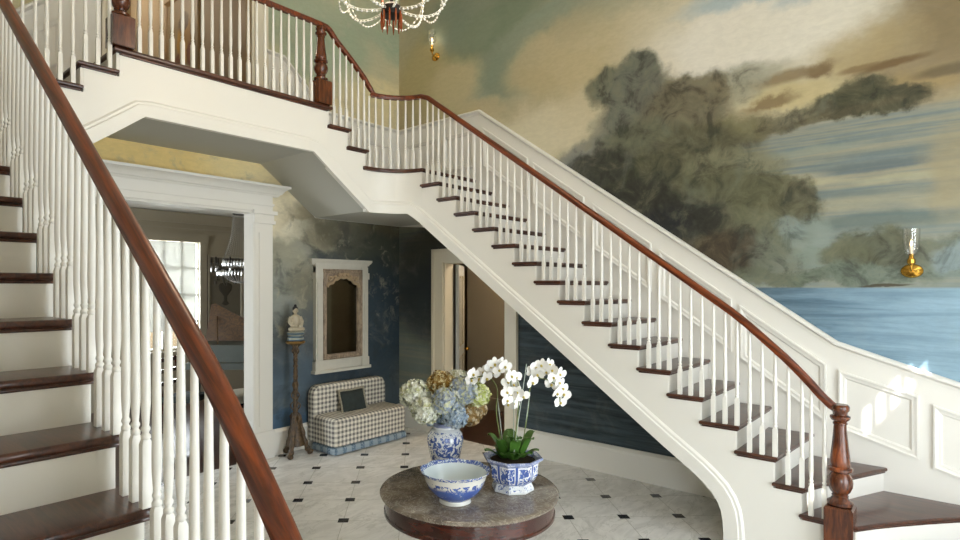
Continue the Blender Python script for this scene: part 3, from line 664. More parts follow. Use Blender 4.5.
XM = lambda u: (SYM-.2+.2*max(0, min(1, (u-23.3)/2.4))-u)*R
def flight(side):
    X = (lambda u: u*R) if side > 0 else XM
    Y = lambda v: v*R if side > 0 else (v+.42*max(0, min(1.4, (24.87-v)/15.07)))*R      # the near flight stands a little further back
    P = lambda u, v, z: (X(u), Y(v), z*R)
    rl = 0 if side > 0 else -.05
    root = thing('staircase', 'white staircase with dark treads rising along the painted wall to the gallery' if side > 0 else
                 'nearest white staircase with dark treads rising at the left edge to the gallery', 'staircase', P(26, 3.5, 0))
    # treads and risers
    for n in range(1, 18):
        f = front(n); b = front(n+1) if n < 17 else [(25.7+(WU-25.7)*k/6, vf(18)) for k in range(7)]
        if n > 1: poly = f+[(u, v+.2) for u, v in reversed(b)]
        else: poly = f+[(u, v+.2) for u, v in reversed(b)]
        m = MB(); m.slab([(X(u), Y(v)) for u, v in poly], n*R, .029, .012)
        co = [(u+(.06 if u < 26 else 0), v+.07) for u, v in f]+[(u+(.06 if u < 26 else 0), v+.1) for u, v in reversed(b)]
        m.slab([(X(u), Y(v)) for u, v in co], n*R-.028, .014, .006)
        obj('tread', m, M['tread'], root)
        m = MB(); ff = [(u if k else US+.02, v+.13) for k, (u, v) in enumerate(f)]
        m.rings([[P(u, v, (n-1)*R/R-.05 if n > 1 else 0), P(u, v, n-.22), P(u, v+.1, n-.22), P(u, v+.1, n-1-.05 if n > 1 else 0)] for u, v in ff])
        obj('riser', m, M['white'], root, smooth=False)
    # riser under the landing
    m = MB(); m.box(*sorted((X(US+.02), X(WU))), (vf(18)+.13)*R, (vf(18)+.34)*R, 16.95*R, 17.8*R); obj('riser', m, M['white'], root, smooth=False)
    # landing and the three risers up to the gallery
    arcn = [(23.1+2.6*math.cos(a*PI/16), 24.6+2.3*math.sin(a*PI/16)) for a in range(9)]
    poly = [(WU, vf(18)), (25.7, vf(18))]+arcn[1:]+[(22.9, 26.9), (22.9, WV), (WU, WV)]
    m = MB(); m.slab([(X(u), v*R) for u, v in poly], 18*R, .042, .014); obj('landing_board', m, M['treadx'], root)
    for n, u0 in ((19, 23.25), (20, 21.88)):
        m = MB(); m.slab([(X(a), b*R) for a, b in ((u0, 26.9), (u0-1.57, 26.9), (u0-1.57, WV), (u0, WV))], n*R, .029, .012)
        m.slab([(X(a), b*R) for a, b in ((u0-.12, 27.0), (u0-1.5, 27.0), (u0-1.5, WV), (u0-.12, WV))], n*R-.028, .014, .006)
        obj('tread', m, M['treadx'], root)
    for n, u0 in ((19, 23.25), (20, 21.88), (21, 20.5)):
        m = MB(); m.box(*sorted((X(u0-.13), X(u0-.34))), 27.12*R, YW, (n-1.05)*R, (n-.22)*R); obj('riser', m, M['white'], root, smooth=False)
    # string: stepped board, curved at the landing, arched at the foot
    L = []
    vs = sorted({*[3.0+i*.5 for i in range(9)], 7.44, *[a for a, b in FOOT], 8.0, 8.1, 8.6, *[9.5+i for i in range(15)], 24.6, *[vf(n)+.17 for n in range(3, 19)]})
    vs = [v for v in vs if v <= 25.0]
    def top(v): return max([n for n in range(2, 19) if n == 2 or vf(n)+.17 <= v+1e-6])-TN
    for v in vs:
        n = next((k for k in range(3, 19) if abs(vf(k)+.17-v) < 1e-6), 0)
        if n: L.append((US, v, n-1-TN, zbot(v)))
        L.append((US, v, top(v), zbot(v)))
    arc = []
    for k in range(25):
        a = k*PI/48; arc.append((23.1+2.72*math.cos(a), 24.6+2.5*math.sin(a)))
    arc = [(u, v) for u, v in arc if v > 24.86]
    for u, v in arc: L.append((u, v, 18-TN, zbot(v) if v < 25.8 else 15.25))
    for u0, n in ((23.01, 18), (21.64, 19), (20.26, 20)):
        uu = L[-1][0]
        for st in (.33, .66): L.append((uu+(u0-uu)*st, 27.1, n-TN, zbot_u(uu+(u0-uu)*st)))
        L.append((u0, 27.1, n-TN, zbot_u(u0)))
        if n < 20: L.append((u0, 27.1, n+1-TN, zbot_u(u0)))
    m = MB(); n = len(L); th = .22
    pts = [Vector((u, v)) for u, v, a, b in L]; out = []
    for i in range(n):
        j0 = i
        while j0 > 0 and (pts[i]-pts[j0]).length < 1e-4: j0 -= 1
        j1 = i
        while j1 < n-1 and (pts[i]-pts[j1]).length < 1e-4: j1 += 1
        t = (pts[j1]-pts[j0]).normalized(); out.append(Vector((t.y, -t.x)))     # away from the well
    rs = []
    for i, (u, v, a, b) in enumerate(L):
        o = out[i]*th
        rs.append([P(u, v, b), P(u, v, a), P(u+o.x, v+o.y, a), P(u+o.x, v+o.y, b)])
    m.rings(rs); obj('string_board', m, M['white'], root, smooth=False)
    # moulding along the lower edge of the string
    E = []
    for v, z in FOOT: E.append((US, v, z))
    E[1:] = [(US, a, b) for a, b in ((7.452,.5),(7.48,.95),(7.55,1.4),(7.68,1.74),(7.9,2.08),(8.25,2.42),(8.6,2.71),(8.95,2.97))]
    for v in (10, 12, 16, 20, 24.3): E.append((US, v, zbot(v)))
    for u, v in arc[:-1]: E.append((u, v, zbot(v) if v < 25.75 else 15.25))
    E += [(23.3, 27.1, 15.25), (22.0, 27.1, zbot_u(22.0)), (20.5, 27.1, zbot_u(20.5)), (19.25, 27.1, 18.25), (18.9, 27.1, 18.25)]
    def mould(m, E):
        pr_ = [(-.01,.04),(.1,.04),(.1,-.16),(.02,-.2),(-.02,-.2),(-.02,.0)]
        pr_ = [(-.03,.02),(-.03,-.16),(.52,-.16),(.56,-.10),(.66,-.10),(.74,-.03),(.74,.02)]      # (up from the edge, towards the house)
        n = len(E); V = [Vector(e) for e in E]; rs = []
        for i in range(n):
            t = (V[min(i+1, n-1)]-V[max(i-1, 0)]).normalized()
            hp = Vector((t.x, t.y, 0))
            if hp.length < .05: hp = Vector((V[-1]-V[0]).to_2d().to_3d()) if False else Vector((0, 1, 0))
            o = Vector((hp.y, -hp.x, 0)).normalized()
            up = o.cross(t).normalized()
            if i in (0,) and abs(t.z) > .9: up = Vector((0, -1, 0))
            rs.append([P(*(V[i]+up*a+o*b)) for a, b in pr_])
        m.rings(rs)
    m = MB(); mould(m, E); obj('string_moulding', m, M['white'], root, ang=30)
    # plaster soffit
    m = MB(); zs = .06
    def quad(a): m.rings([[P(x, y, z+zs) for x, y, z in a], [P(x, y, z+zs+.3) for x, y, z in a]])
    ui = US+.1
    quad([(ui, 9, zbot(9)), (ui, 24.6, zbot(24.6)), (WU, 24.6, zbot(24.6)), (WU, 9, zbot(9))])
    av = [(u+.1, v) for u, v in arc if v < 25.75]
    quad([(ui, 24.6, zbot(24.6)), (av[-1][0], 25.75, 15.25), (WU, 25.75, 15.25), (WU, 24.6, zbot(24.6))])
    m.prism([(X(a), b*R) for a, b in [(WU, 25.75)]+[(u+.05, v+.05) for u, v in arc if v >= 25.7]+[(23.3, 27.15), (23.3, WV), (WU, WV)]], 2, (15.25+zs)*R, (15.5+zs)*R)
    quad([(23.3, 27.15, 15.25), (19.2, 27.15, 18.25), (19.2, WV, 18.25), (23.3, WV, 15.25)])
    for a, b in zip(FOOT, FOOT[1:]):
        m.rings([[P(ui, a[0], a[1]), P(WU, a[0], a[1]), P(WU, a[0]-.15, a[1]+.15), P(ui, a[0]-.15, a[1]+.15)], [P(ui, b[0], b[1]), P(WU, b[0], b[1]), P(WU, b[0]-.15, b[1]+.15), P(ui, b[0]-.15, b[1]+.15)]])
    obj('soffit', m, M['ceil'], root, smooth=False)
    # balusters
    k = 0
    def bal(u, v, z, zt):
        b = Vector(P(u, v, z)); inst('baluster', baluster_mesh((zt-z)*R), root, b-root.location)
    for n in range(2, 18):
        for j in range(3 if n > 3 else 2):
            v = vf(n)+.11+j*.457 if n > 2 else 3.98+j*.43
            if v > 3.7: bal(UB, v, n, zrail(v)+rl-.12)
    rb = [(23.1+2.76*math.cos(a), 24.6+2.45*math.sin(a)) for a in [k*PI/400 for k in range(201)]]
    path = [(UB, vf(18)+.3+i*.01) for i in range(0)]+[p for p in rb if p[1] > vf(18)+.25]
    acc = 0; last = None
    spots = []
    for p in path:
        if last is None: spots.append(p)
        else:
            acc += math.hypot(p[0]-last[0], p[1]-last[1])
            if acc >= .47: spots.append(p); acc = 0
        last = p
    for u, v in spots:
        zl = 22.45+rl*max(0, (26-v)/2)
        bal(u, v, 18, zl-.12)
    for n, u0 in ((19, 23.25), (20, 21.88)):
        for j in range(3):
            u = u0-.3-j*.457; bal(u, 27.05, n, zrail_u(u)-.14)
    # handrail
    UL = UB if side > 0 else UB+.14
    pts = []
    for v in (3.5, 3.78, 4.1, 4.4, 4.7, 5.0, 5.3, 5.7, 6.1, 6.6, 7.2): pts.append(P(UL, v, zrail(v)+rl*(min(1, (v-3)/2))))
    for v in range(9, 25, 2): pts.append(P(UL, v, zrail(v)+rl))
    pts.append(P(UB, 24.4, zrail(24.4)+rl*.8)); 
    for a in range(1, 9):
        u, v = 23.1+2.76*math.cos(a*PI/18), 24.6+2.45*math.sin(a*PI/18)
        pts.append(P(u, v, 22.45+rl*max(0, (26.-v)/2)))
    for u in (23.7, 23.5, 23.3, 22.95, 22.4, 21.95, 21.4, 20.84, 20.4, 20.15, 19.9): pts.append(P(u, 27.05, zrail_u(u)))
    m = MB(); m.sweep(pts, RAILP); obj('handrail', m, M['rail'], root, ang=50)
    newel(root, (X(25.84), Y(3.5)), 1.0, 2.62, 6.34)
    return root
right = flight(1); left = flight(-1)

# gallery between the two flights
gal = thing('gallery', 'white gallery bridge with dark edge joining both stairs above the opening', 'gallery', (14.7*R, 27*R, 18*R))
gx0, gx1 = XM(20.26), 20.26*R
m = MB(); m.slab([(XM(20.5), 26.9*R), (20.5*R, 26.9*R), (20.5*R, YW), (XM(20.5), YW)], ZG, .038, .014); m.slab([(gx0, 27*R), (gx1, 27*R), (gx1, YW), (gx0, YW)], ZG-.037, .016, .006); obj('floor_board', m, M['treadx'], gal)
m = MB(); m.box(gx0, gx1, 27.1*R, 27.32*R, 18.25*R, ZG-.05); obj('fascia', m, M['white'], gal, smooth=False)
m = MB(); z0 = 18.25*R
x0, x1 = XM(18.9), 18.9*R
m.rings([[(x, 27.1*R+b*R, z0+a*R) for a, b in [(-.03,.02),(-.03,-.16),(.52,-.16),(.56,-.10),(.66,-.10),(.74,-.03),(.74,.02)]] for x in (x0, x1)]); obj('fascia_moulding', m, M['white'], gal, ang=30)
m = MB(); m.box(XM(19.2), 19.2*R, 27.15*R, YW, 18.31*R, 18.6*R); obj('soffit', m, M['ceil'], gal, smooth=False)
n1, n2 = 9.3, 19.85
nb = 21
for i in range(1, nb):
    u = n1+.5+(n2-n1-1.0)*(i-.5)/(nb-1)
    inst('baluster', baluster_mesh((25.52-.13-21)*R), gal, Vector((u*R, 27.05*R, ZG))-gal.location)
m = MB(); m.sweep([(n1*R, 27.05*R, 25.52*R), (n2*R, 27.05*R, 25.52*R)], RAILP); obj('handrail', m, M['rail'], gal, ang=50)
for u in (n1, n2): newel(gal, (u*R, 27.15*R), 21, 22.35, 25.42)

# wainscot: board, sloping chair rail, panel frames
def wains(side):
    X = (lambda u: u*R) if side > 0 else (lambda u: (SYM-u)*R)
    xw = X(WU); dx = -.014 if side > 0 else .014
    tr = [(YW/R, 22.5), (24.54, 22.5), (4.37, 8.1), (.24, 6.68), (-12, 2.45)]
    lo = [(-12, 0), (7, 0), (8.3, 2.2), (24.5, 14.6), (YW/R, 15.3)]
    m = MB(); m.prism([(a*R, b*R) for a, b in tr+lo], 0, xw, xw+dx)
    P = lambda v, z: (xw+dx, v*R, z*R)
    CR = [(0,-.2),(.1,-.2),(.12,-.08),(.3,.02),(.3,.12),(.2,.18),(0,.18)]
    pts = [Vector((xw, v*R, z*R)) for v, z in tr]; rs = []
    for i, p in enumerate(pts):
        t0 = (p-pts[i-1]).normalized() if i else (pts[1]-p).normalized(); t1 = (pts[i+1]-p).normalized() if i < len(pts)-1 else t0
        t = (t0+t1).normalized(); up = Vector((0, -t.z, t.y)); up = up if up.z > 0 else -up
        rs.append([p+up*(b*R)/max(.5, t.dot(t0))+Vector((-side*a*R, 0, 0)) for a, b in CR])
    c = MB(); c.rings(rs)
    pr_ = [(0,-.004),(0,.02),(.012,.022),(.026,.014),(.04,.014),(.05,.006),(.055,-.004)]
    fr = MB()
    sl = lambda v, o: nz(v)+o
    for a, b in ((24.2,20.62),(20.22,16.69),(16.13,12.68),(12.24,8.64),(8.28,4.7)):
        fr.frame([P(a, sl(a,3.9)), P(b, sl(b,3.92)), P(b, sl(b,1.3)), P(a, sl(a,1.3))], (-side,0,0), pr_)
    s2 = 1.42/4.13
    for a, b in ((4.26,1.5),(1.06,-2.2),(-2.7,-6)):
        f = lambda v: 8.1-(4.37-v)*s2
        fr.frame([P(a, f(a)-1.07), P(b, f(b)-.93), P(b, f(b)-3.55), P(a, f(a)-3.65)], (-side,0,0), pr_)
    fr.frame([P(31.6,21.4), P(28.3,21.4), P(28.3,18.9), P(31.6,18.9)], (-side,0,0), pr_); fr.frame([P(27.8,21.4), P(25,21.4), P(25,18.9), P(27.8,18.9)], (-side,0,0), pr_)
    # back wall part
    tb = [(19.5,25.35),(20.75,25.3),(23.9,22.5),(WU,22.5)]; lb = [(WU,15.3),(23.3,15.3),(19.5,18.4)]
    yb = YW-.014
    m.prism([(X(a), b*R) for a, b in tb+lb], 1, YW, yb)
    pts = [Vector((X(u), YW, z*R)) for u, z in tb]; rs = []
    for i, p in enumerate(pts):
        t0 = (p-pts[i-1]).normalized() if i else (pts[1]-p).normalized(); t1 = (pts[i+1]-p).normalized() if i < len(pts)-1 else t0
        t = (t0+t1).normalized(); up = Vector((-t.z, 0, t.x)); up = up if up.z > 0 else -up
        rs.append([p+up*(b*R)/max(.5, t.dot(t0))+Vector((0, -a*R, 0)) for a, b in CR])
    c.rings(rs)
    Q = lambda u, z: (X(u), yb, z*R)
    for a, b, t0, t1, d0, d1 in ((24.2,27.1,21.4,21.4,18.9,18.9),(27.5,30.4,21.4,21.4,18.9,18.9),(21.2,23.6,23.9,21.8,21.6,19.5)):
        fr.frame([Q(a,t0),Q(b,t1),Q(b,d1),Q(a,d0)], (0,-1,0), pr_)
    k = 6 if side > 0 else 9; w = 'right wall' if side > 0 else 'far left wall'
    struct(f'trim_{k}', m, M['white'], f'white wainscot boarding of the {w}', 'trim', smooth=False)
    struct(f'trim_{k+1}', fr, M['white'], f'white panel mouldings of the {w}', 'trim', ang=30)
    struct(f'trim_{k+2}', c, M['white'], f'sloping white chair rail of the {w}', 'trim', ang=30)
wains(1); wains(-1)

# ---------------------------------------------------------------- things
def cw(X, Z): return CT*Z+ST*X, ST*Z-CT*X          # (right, ahead) of the camera -> floor position
def px(x, y, Z): return (*cw((x-PX)/F*Z, Z), CAMH+(YH-y)/F*Z)
# centre table
tc = cw(.17, 3.25); TZ = .76
t = thing('centre_table', 'round marble-topped mahogany pedestal table in the middle of the hall', 'table', (*tc, 0))
m = MB(); m.lathe((*tc, 0), [(.47,.735),(.485,.735),(.495,.742),(.497,.75),(.49,.757),(.478,.76)], 64); obj('marble_top', m, M['marble'], t)
m = MB(); m.lathe((*tc, 0), [(.455,.735),(.468,.73),(.468,.655),(.474,.65),(.474,.638),(.45,.632)], 64); obj('apron', m, M['mahog'], t)
m = MB(); m.lathe((*tc, 0), [(.16,.632),(.16,.61),(.1,.59),(.085,.57),(.08,.5),(.085,.4),(.1,.33),(.115,.28),(.1,.24),(.12,.22),(.15,.2),(.15,.15),(.09,.12)], 32); obj('pedestal', m, M['mahog'], t)
for k in range(3):
    a = .4+k*2*PI/3; m = MB(); d = Vector((math.cos(a), math.sin(a), 0)); pts = []; rad = []
    for i in range(13):
        s = i/12; pts.append(Vector((*tc, 0))+d*(.1+.34*s)+Vector((0,0,.17-.13*s**1.3+.03*math.sin(s*PI)))); rad.append(.042-.016*s)
    m.tube(pts, rad, 10); m.sphere(tuple(pts[-1]+d*.01-Vector((0,0,.0))), .038, 12, 8); obj('foot', m, M['mahog'], t)

def porc(name, prof, c, seg, kind, label, cat, rot=0, wav=None, ang=40):
    m = MB(); rs = []
    for r_, z, w in prof:
        rs.append([(c[0]+r_*(1+w*(wav(j/seg) if wav else 0))*math.cos(rot+2*PI*j/seg), c[1]+r_*(1+w*(wav(j/seg) if wav else 0))*math.sin(rot+2*PI*j/seg), c[2]+z+(w*.12*(wav(j/seg) if wav else 0))) for j in range(seg)])
    m.rings(rs); o = obj(name, m, porcelain(name+'_glaze', kind, c), at=c, ang=ang); tag(o, label, cat); return o
bc = (*cw(.087, 3.035), TZ)
bp = [(.08,0,0),(.084,.003,0),(.082,.022,0),(.092,.03,0),(.125,.055,0),(.148,.09,0),(.16,.125,0),(.168,.15,.3),(.178,.162,1),(.178,.166,1),(.172,.164,1),(.158,.145,.3),(.148,.115,0),(.135,.085,0),(.11,.055,0),(.06,.04,0),(.01,.036,0)]
porc('porcelain_bowl', bp, bc, 96, 'bowl', 'blue and white porcelain bowl with wavy rim at the front of the table', 'bowl', wav=lambda s: .035*abs(math.cos(s*PI*9)))
vc = (*cw(.04, 3.49), TZ)
vp = [(.07,0,0),(.074,.004,0),(.074,.03,0),(.082,.08,0),(.098,.14,0),(.108,.19,0),(.109,.215,0),(.1,.245,0),(.082,.268,0),(.072,.275,0),(.07,.292,0),(.078,.304,0),(.08,.31,0),(.074,.31,0),(.064,.295,0),(.066,.275,0),(.09,.23,0),(.09,.1,0),(.06,.02,0)]
porc('porcelain_vase', vp, vc, 40, 'vase', 'blue and white porcelain jar vase holding the hydrangeas', 'vase')
pc = (*cw(.412, 3.225), TZ)
pp = [(.112,0,0),(.118,.004,0),(.118,.012,0),(.11,.03,0),(.104,.044,0),(.112,.05,0),(.118,.056,0),(.136,.085,0),(.142,.15,0),(.144,.157,0),(.166,.17,0),(.168,.18,0),(.162,.184,0),(.14,.176,0),(.136,.16,0),(.13,.15,0)]
po = porc('porcelain_planter', pp, pc, 8, 'planter', 'eight-sided blue and white planter holding the white orchids', 'planter', rot=TH-PI/2+PI/8+.1, ang=20)
m = MB(); m.lathe((pc[0], pc[1], pc[2]), [(.128,.15),(.131,.158),(.1,.17),(.05,.176),(.01,.178)], 24)
t_ = plain('potting_moss', '#3b3226', .95, var=.3, sc=60, spec=.1, bump=.6); obj('soil', m, t_, po)

# hydrangeas
def floret_mat(name, a, b, c):
    t = NT(name); p = t.obj(); n = t.noise(p, 22, 2, .5); n2 = t.noise(p, 45, 2)
    col = t.mix(t.mr(n, .4, .6), lin(a), lin(b)); col = t.mix(t.mr(n2, .5, .6), col, lin(c))
    return t.fin(col, .75, spec=.15)
HM = {'pale': floret_mat('pale_hydrangea_petals', '#cfd0bf', '#a9ab7e', '#e0e0d8'), 'gold': floret_mat('gold_hydrangea_petals', '#8a6830', '#b09a66', '#d8cda4'),
      'blue': floret_mat('blue_hydrangea_petals', '#98a4b4', '#c0c4c0', '#c3c4a2'), 'lime': floret_mat('lime_hydrangea_petals', '#b3bb6c', '#cfd29c', '#dadcc0'),
      'tan': floret_mat('tan_hydrangea_petals', '#927546', '#b39c74', '#c4b598'), 'grey': floret_mat('grey_blue_hydrangea_petals', '#9aa8b2', '#c3c9c8', '#7f93ab')}
def hyd_mesh(r_, seed):
    rn = random.Random(seed); m = MB(); N = 150
    for i in range(N):
        z = 1-2*(i+.5)/N; a = i*2.39996; q = math.sqrt(1-z*z)
        n = Vector((q*math.cos(a), q*math.sin(a), z)); rr = r_*rn.uniform(.84, 1.04)
        rr *= 1+.16*mnoise.noise(n*1.6+Vector((seed*3.1,0,0))); n = (n+Vector((rn.uniform(-.1,.1), rn.uniform(-.1,.1), rn.uniform(-.1,.1)))).normalized()
        u = n.orthogonal().normalized(); v = n.cross(u); ph = rn.uniform(0, 6.28); c = Vector((n.x*rr, n.y*rr, n.z*rr*.92)); s = r_*rn.uniform(.22, .32)
        for k in range(4):
            b = ph+k*PI/2; d = u*math.cos(b)+v*math.sin(b); e = n.cross(d)
            up = rn.uniform(.05, .6)
            m.add([c-n*s*.1, c+d*s*.55+e*s*.42+n*s*up*.6, c+d*s*1.02+n*s*(up-.1), c+d*s*.55-e*s*.42+n*s*up*.6], [(0,1,2,3)])
    m.sphere((0,0,0), r_*.72, 12, 8)
    return m
HY = [(415,394,3.46,.077,'pale','pale green hydrangea head at the far left of the bunch'),(425,410,3.38,.074,'pale','cream hydrangea head low at the left over the vase rim'),
      (441,384,3.5,.074,'gold','golden brown hydrangea head at the top of the bunch'),(446,401,3.36,.072,'blue','pale blue hydrangea head at the front centre'),
      (455,416,3.36,.066,'grey','white and blue hydrangea head lowest over the vase front'),(463,391,3.44,.078,'blue','blue grey hydrangea head right of the golden one'),
      (477,395,3.5,.072,'lime','lime green hydrangea head at the right of the bunch'),(469,415,3.44,.06,'tan','tan hydrangea head low at the right of the bunch'),
      (458,380,3.58,.062,'pale','small pale hydrangea head at the back of the bunch'),(434,418,3.5,.05,'grey','little grey hydrangea head tucked behind at the vase neck'),
      (478,408,3.52,.05,'tan','small tan hydrangea head at the right edge under the lime one')]
stem_m = plain('green_stem', '#6f7f3d', .6, var=.2); leaf_m = plain('orchid_leaf', '#4c762c', .35, var=.25, sc=12)
for i, (x, y, Z, r_, k, lab) in enumerate(HY):
    c = Vector(px(x, y, Z)); o = thing('hydrangea', lab, 'flower', c, 'hydrangeas in the porcelain vase')
    inst('flower_head', hyd_mesh(r_*1.1, i).mesh('flower_head', HM[k], smooth=False, recalc=False), o)
    m = MB(); b = Vector((vc[0]+.045*math.cos(i*.57), vc[1]+.045*math.sin(i*.57), TZ+.27)); d0 = Vector((vc[0]+.02*math.cos(i*.57), vc[1]+.02*math.sin(i*.57), TZ+.09))
    m.tube([c, (c+b)/2+Vector((0,0,.02)), b, d0], .0035, 6); obj('stem', m, stem_m, o)

# orchids
pet_m = plain('white_orchid_petal', '#eceae6', .5, var=.03, sc=30); lip_m = plain('yellow_orchid_lip', '#c9b654', .5, var=.2, sc=40); cane = plain('pale_cane_stake', '#a9b4a8', .5)
def petal(m, d, w, l, cup, n):
    e = n.cross(d); pts = []
    for s, ww in ((0,.12),(.3,.8),(.6,1.),(.85,.72),(1,.15)):
        for q in (-1, 0, 1): pts.append(d*(l*s)+e*(w*ww*q)+n*(cup*(s*s*.6+abs(q)*.35*ww)))
    fs = [(i*3+j, i*3+j+1, i*3+j+4, i*3+j+3) for i in range(4) for j in range(2)]
    m.add(pts, fs)
pm = MB(); Nn = Vector((1,0,0))
def dirv(a): return Vector((0, math.cos(a), math.sin(a)))
for a in (.15, PI-.15): petal(pm, dirv(a), .021, .037, .010, Nn)
for a in (PI/2, PI*7/6+.15, PI*11/6-.15): petal(pm, dirv(a)*1+Vector((-.0,0,0)), .012, .034, -.004, Nn)
bloom_me = pm.mesh('flower', pet_m, recalc=False)
lm = MB(); lm.sphere((.008,0,-.004), .0065, 8, 6, sz=1.1); petal(lm, Vector((.45,0,-.9)).normalized(), .006, .015, .004, Vector((.9,0,.45)).normalized()); lip_me = lm.mesh('lip', lip_m, recalc=False)
ORC = [ # spike polyline (px), blooms (px), label
 ([(497,440),(496.5,415),(497.5,392),(493,381),(484,376),(470,379)], [(471,380),(473,374),(479,378),(486,378),(490,366),(495,363.5),(501,363),(505,366),(499,370),(484,372),(494,372)], 3.26, 'white orchid spray arching left from the planter over the hydrangeas'),
 ([(514,444),(518,410),(519,392),(516,374),(511,377),(512,401)], [(511,376),(516,377),(508,382),(514,384),(507,392),(512,394),(518,392),(507,400),(513,403),(517,396),(523,396),(509,404)], 3.14, 'white orchid spray hanging in the middle of the planter'),
 ([(527,440),(528,410),(530,389),(536,379),(548,380),(558,388),(560,402)], [(531,372),(536,367),(542,365),(549,364),(553,370),(546,372),(538,374),(532,382),(559.5,373.5),(553,377),(559,382),(562,388),(564,394),(557,393),(560,402),(552,384)], 3.26, 'white orchid spray arching right from the planter')]
fw = Vector((CT, ST, 0))
for i, (st, bl, Z, lab) in enumerate(ORC):
    base = Vector((pc[0], pc[1], pc[2]+.17))+Vector((*[q*.045 for q in cw((-1,0,1)[i], (0,-.6,.3)[i])], 0))
    o = thing('orchid', lab, 'orchid', base, 'orchids in the planter')
    pts = [base]+[Vector(px(x, y, Z)) for x, y in st[1:]]
    # smooth the spike
    sp = []
    for a in range(len(pts)-1):
        p0, p1, p2, p3 = pts[max(0, a-1)], pts[a], pts[a+1], pts[min(len(pts)-1, a+2)]
        for k in range(6):
            q = k/6; sp.append(.5*((2*p1)+(p2-p0)*q+(2*p0-5*p1+4*p2-p3)*q*q+(3*p1-p0-3*p2+p3)*q**3))
    sp.append(pts[-1])
    m = MB(); m.tube(sp, .0032, 6); obj('flower_spike', m, stem_m, o)
    top = Vector(px(st[2][0]+(0, -5, 0)[i], (398, 394, 392)[i], Z)); m = MB(); m.tube([base+Vector((.01,.006,-.02)), top], .0022, 6); obj('stake', m, cane, o)
    rn = random.Random(i)
    for k, (x, y) in enumerate(bl):
        p = Vector(px(x, y, Z+rn.uniform(-.035, .035)))
        yaw = math.atan2(-fw.y, -fw.x)+rn.uniform(-.75, .75)
        f = inst('flower', bloom_me, o, p-base, (rn.uniform(-.5,.5), rn.uniform(-.35,.35), yaw), rn.uniform(.95, 1.18)); inst('lip', lip_me, f)
    for k in range(8):
        a = i*2.1+k*.785+.3; m = MB(); hi = .35 if k % 2 else .9; l = (.15, .135)[k % 2]*(.9+.25*rn.random()); d = Vector((math.cos(a), math.sin(a), 0)); e = Vector((-d.y, d.x, 0)); rs = []
        for s in range(8):
            q = s/7; w = .027*math.sin(PI*min(1, q*.86+.08))**.8+.002
            c = base+Vector((0,0,-.02))+d*(l*(.95-.35*hi)*q)+Vector((0,0,l*(hi+.35)*math.sin(q*1.75)*.72))
            rs.append([c-e*w+Vector((0,0,.007)), c-Vector((0,0,.003)), c+e*w+Vector((0,0,.007)), c+Vector((0,0,.0))])
        m.rings(rs); obj('leaf', m, leaf_m, o)
m = MB(); b0 = Vector((pc[0]-.03, pc[1]-.03, TZ+.17)); m.tube([Vector(px(514,452,3.16)), Vector(px(520,410,3.2)), Vector(px(526.5,364,3.24))], .0026, 6)
tag(obj('plant_stake', m, cane, at=tuple(b0)), 'tall thin grey stake standing bare among the orchids', 'stake')

# upholstered bench and pillow
bx0, bx1, by0, by1 = 3.96, 5.07, 5.165, YW-.03
t = thing('bench', 'grey and white checked upholstered bench against the wall below the mirror', 'bench', ((bx0+bx1)/2, (by0+by1)/2, 0))
def rbox(m, x0, x1, y0, y1, z0, z1, r_):
    pl = []
    for cx, cy, a0 in ((x1-r_,y1-r_,0),(x0+r_,y1-r_,PI/2),(x0+r_,y0+r_,PI),(x1-r_,y0+r_,1.5*PI)):
        for k in range(5): pl.append((cx, cy, a0+k*PI/8))
    rs = []
    for d, z in [(0, z0)]+[(r_*(1-math.cos(a)), z1-r_+r_*math.sin(a)) for a in [k*PI/10 for k in range(6)]]:
        rs.append([(cx+(r_-d)*math.cos(a), cy+(r_-d)*math.sin(a), z) for cx, cy, a in pl])
    m.rings(rs)
m = MB(); rbox(m, bx0, bx1, by0, by1-.1, .1, .405, .05); obj('seat', m, M['gingham'], t)
m = MB(); rbox(m, bx0-.005, bx1+.005, by0-.008, by1-.09, .015, .088, .03); obj('border_band', m, M['band'], t)
m = MB(); o_ = []
for k in range(9): o_.append((bx1-.1+.1*math.sin(k*PI/16)-.0, .62+.11*math.cos(k*PI/16)))
for k in range(9): o_.append((bx0+.1-.1*math.cos(k*PI/16), .62+.11*math.sin(k*PI/16)))
rs = []
pl = [(bx1, .1)]+list(reversed(o_[:9]))+list(reversed(o_[9:]))+[(bx0, .1)]
cx = (bx0+bx1)/2
for y, k in ((by1-.15, .04), (by1-.14, .012), (by1-.12, 0), (by1-.03, 0), (by1-.01, .012)):
    rs.append([(cx+(x-cx)*(1-k*1.6), y, .1+(z-.1)*(1-k)) for x, z in pl])
m.rings(rs); bk = obj('backrest', m, M['gingham'], t, ang=50)
for i in range(11):
    for j in range(2):
        m = MB(); m.sphere((bx0+.14+i*(bx1-bx0-.28)/10+(j*.04), by1-.153, .5+.1*j), .012, 8, 6, sy=.7)
        if i % 1 == 0: obj('tufting_button', m, M['gingham'], bk)
m = MB(); pcx, pcy, pcz = 4.46, by1-.235, .51; rs = []
n = 14
def pil(u, v, s):
    e = (1-abs(u)**2.6)*(1-abs(v)**2.6); x = u*.17*(1-.06*(1-v*v)*0+.04*abs(u*v)); z = v*.125*(1+.05*abs(u*v)); th = .062*max(0, e)**.55*s
    tl_ = .30
    return (pcx+x, pcy+th*math.cos(tl_)+z*math.sin(tl_), pcz+z*math.cos(tl_)-th*math.sin(tl_))
for s in (-1, 1):
    b = len(m.v); m.v += [pil(-1+2*i/n, -1+2*j/n, s) for j in range(n+1) for i in range(n+1)]
    m.f += [(b+j*(n+1)+i, b+j*(n+1)+i+1, b+(j+1)*(n+1)+i+1, b+(j+1)*(n+1)+i) for j in range(n) for i in range(n)]
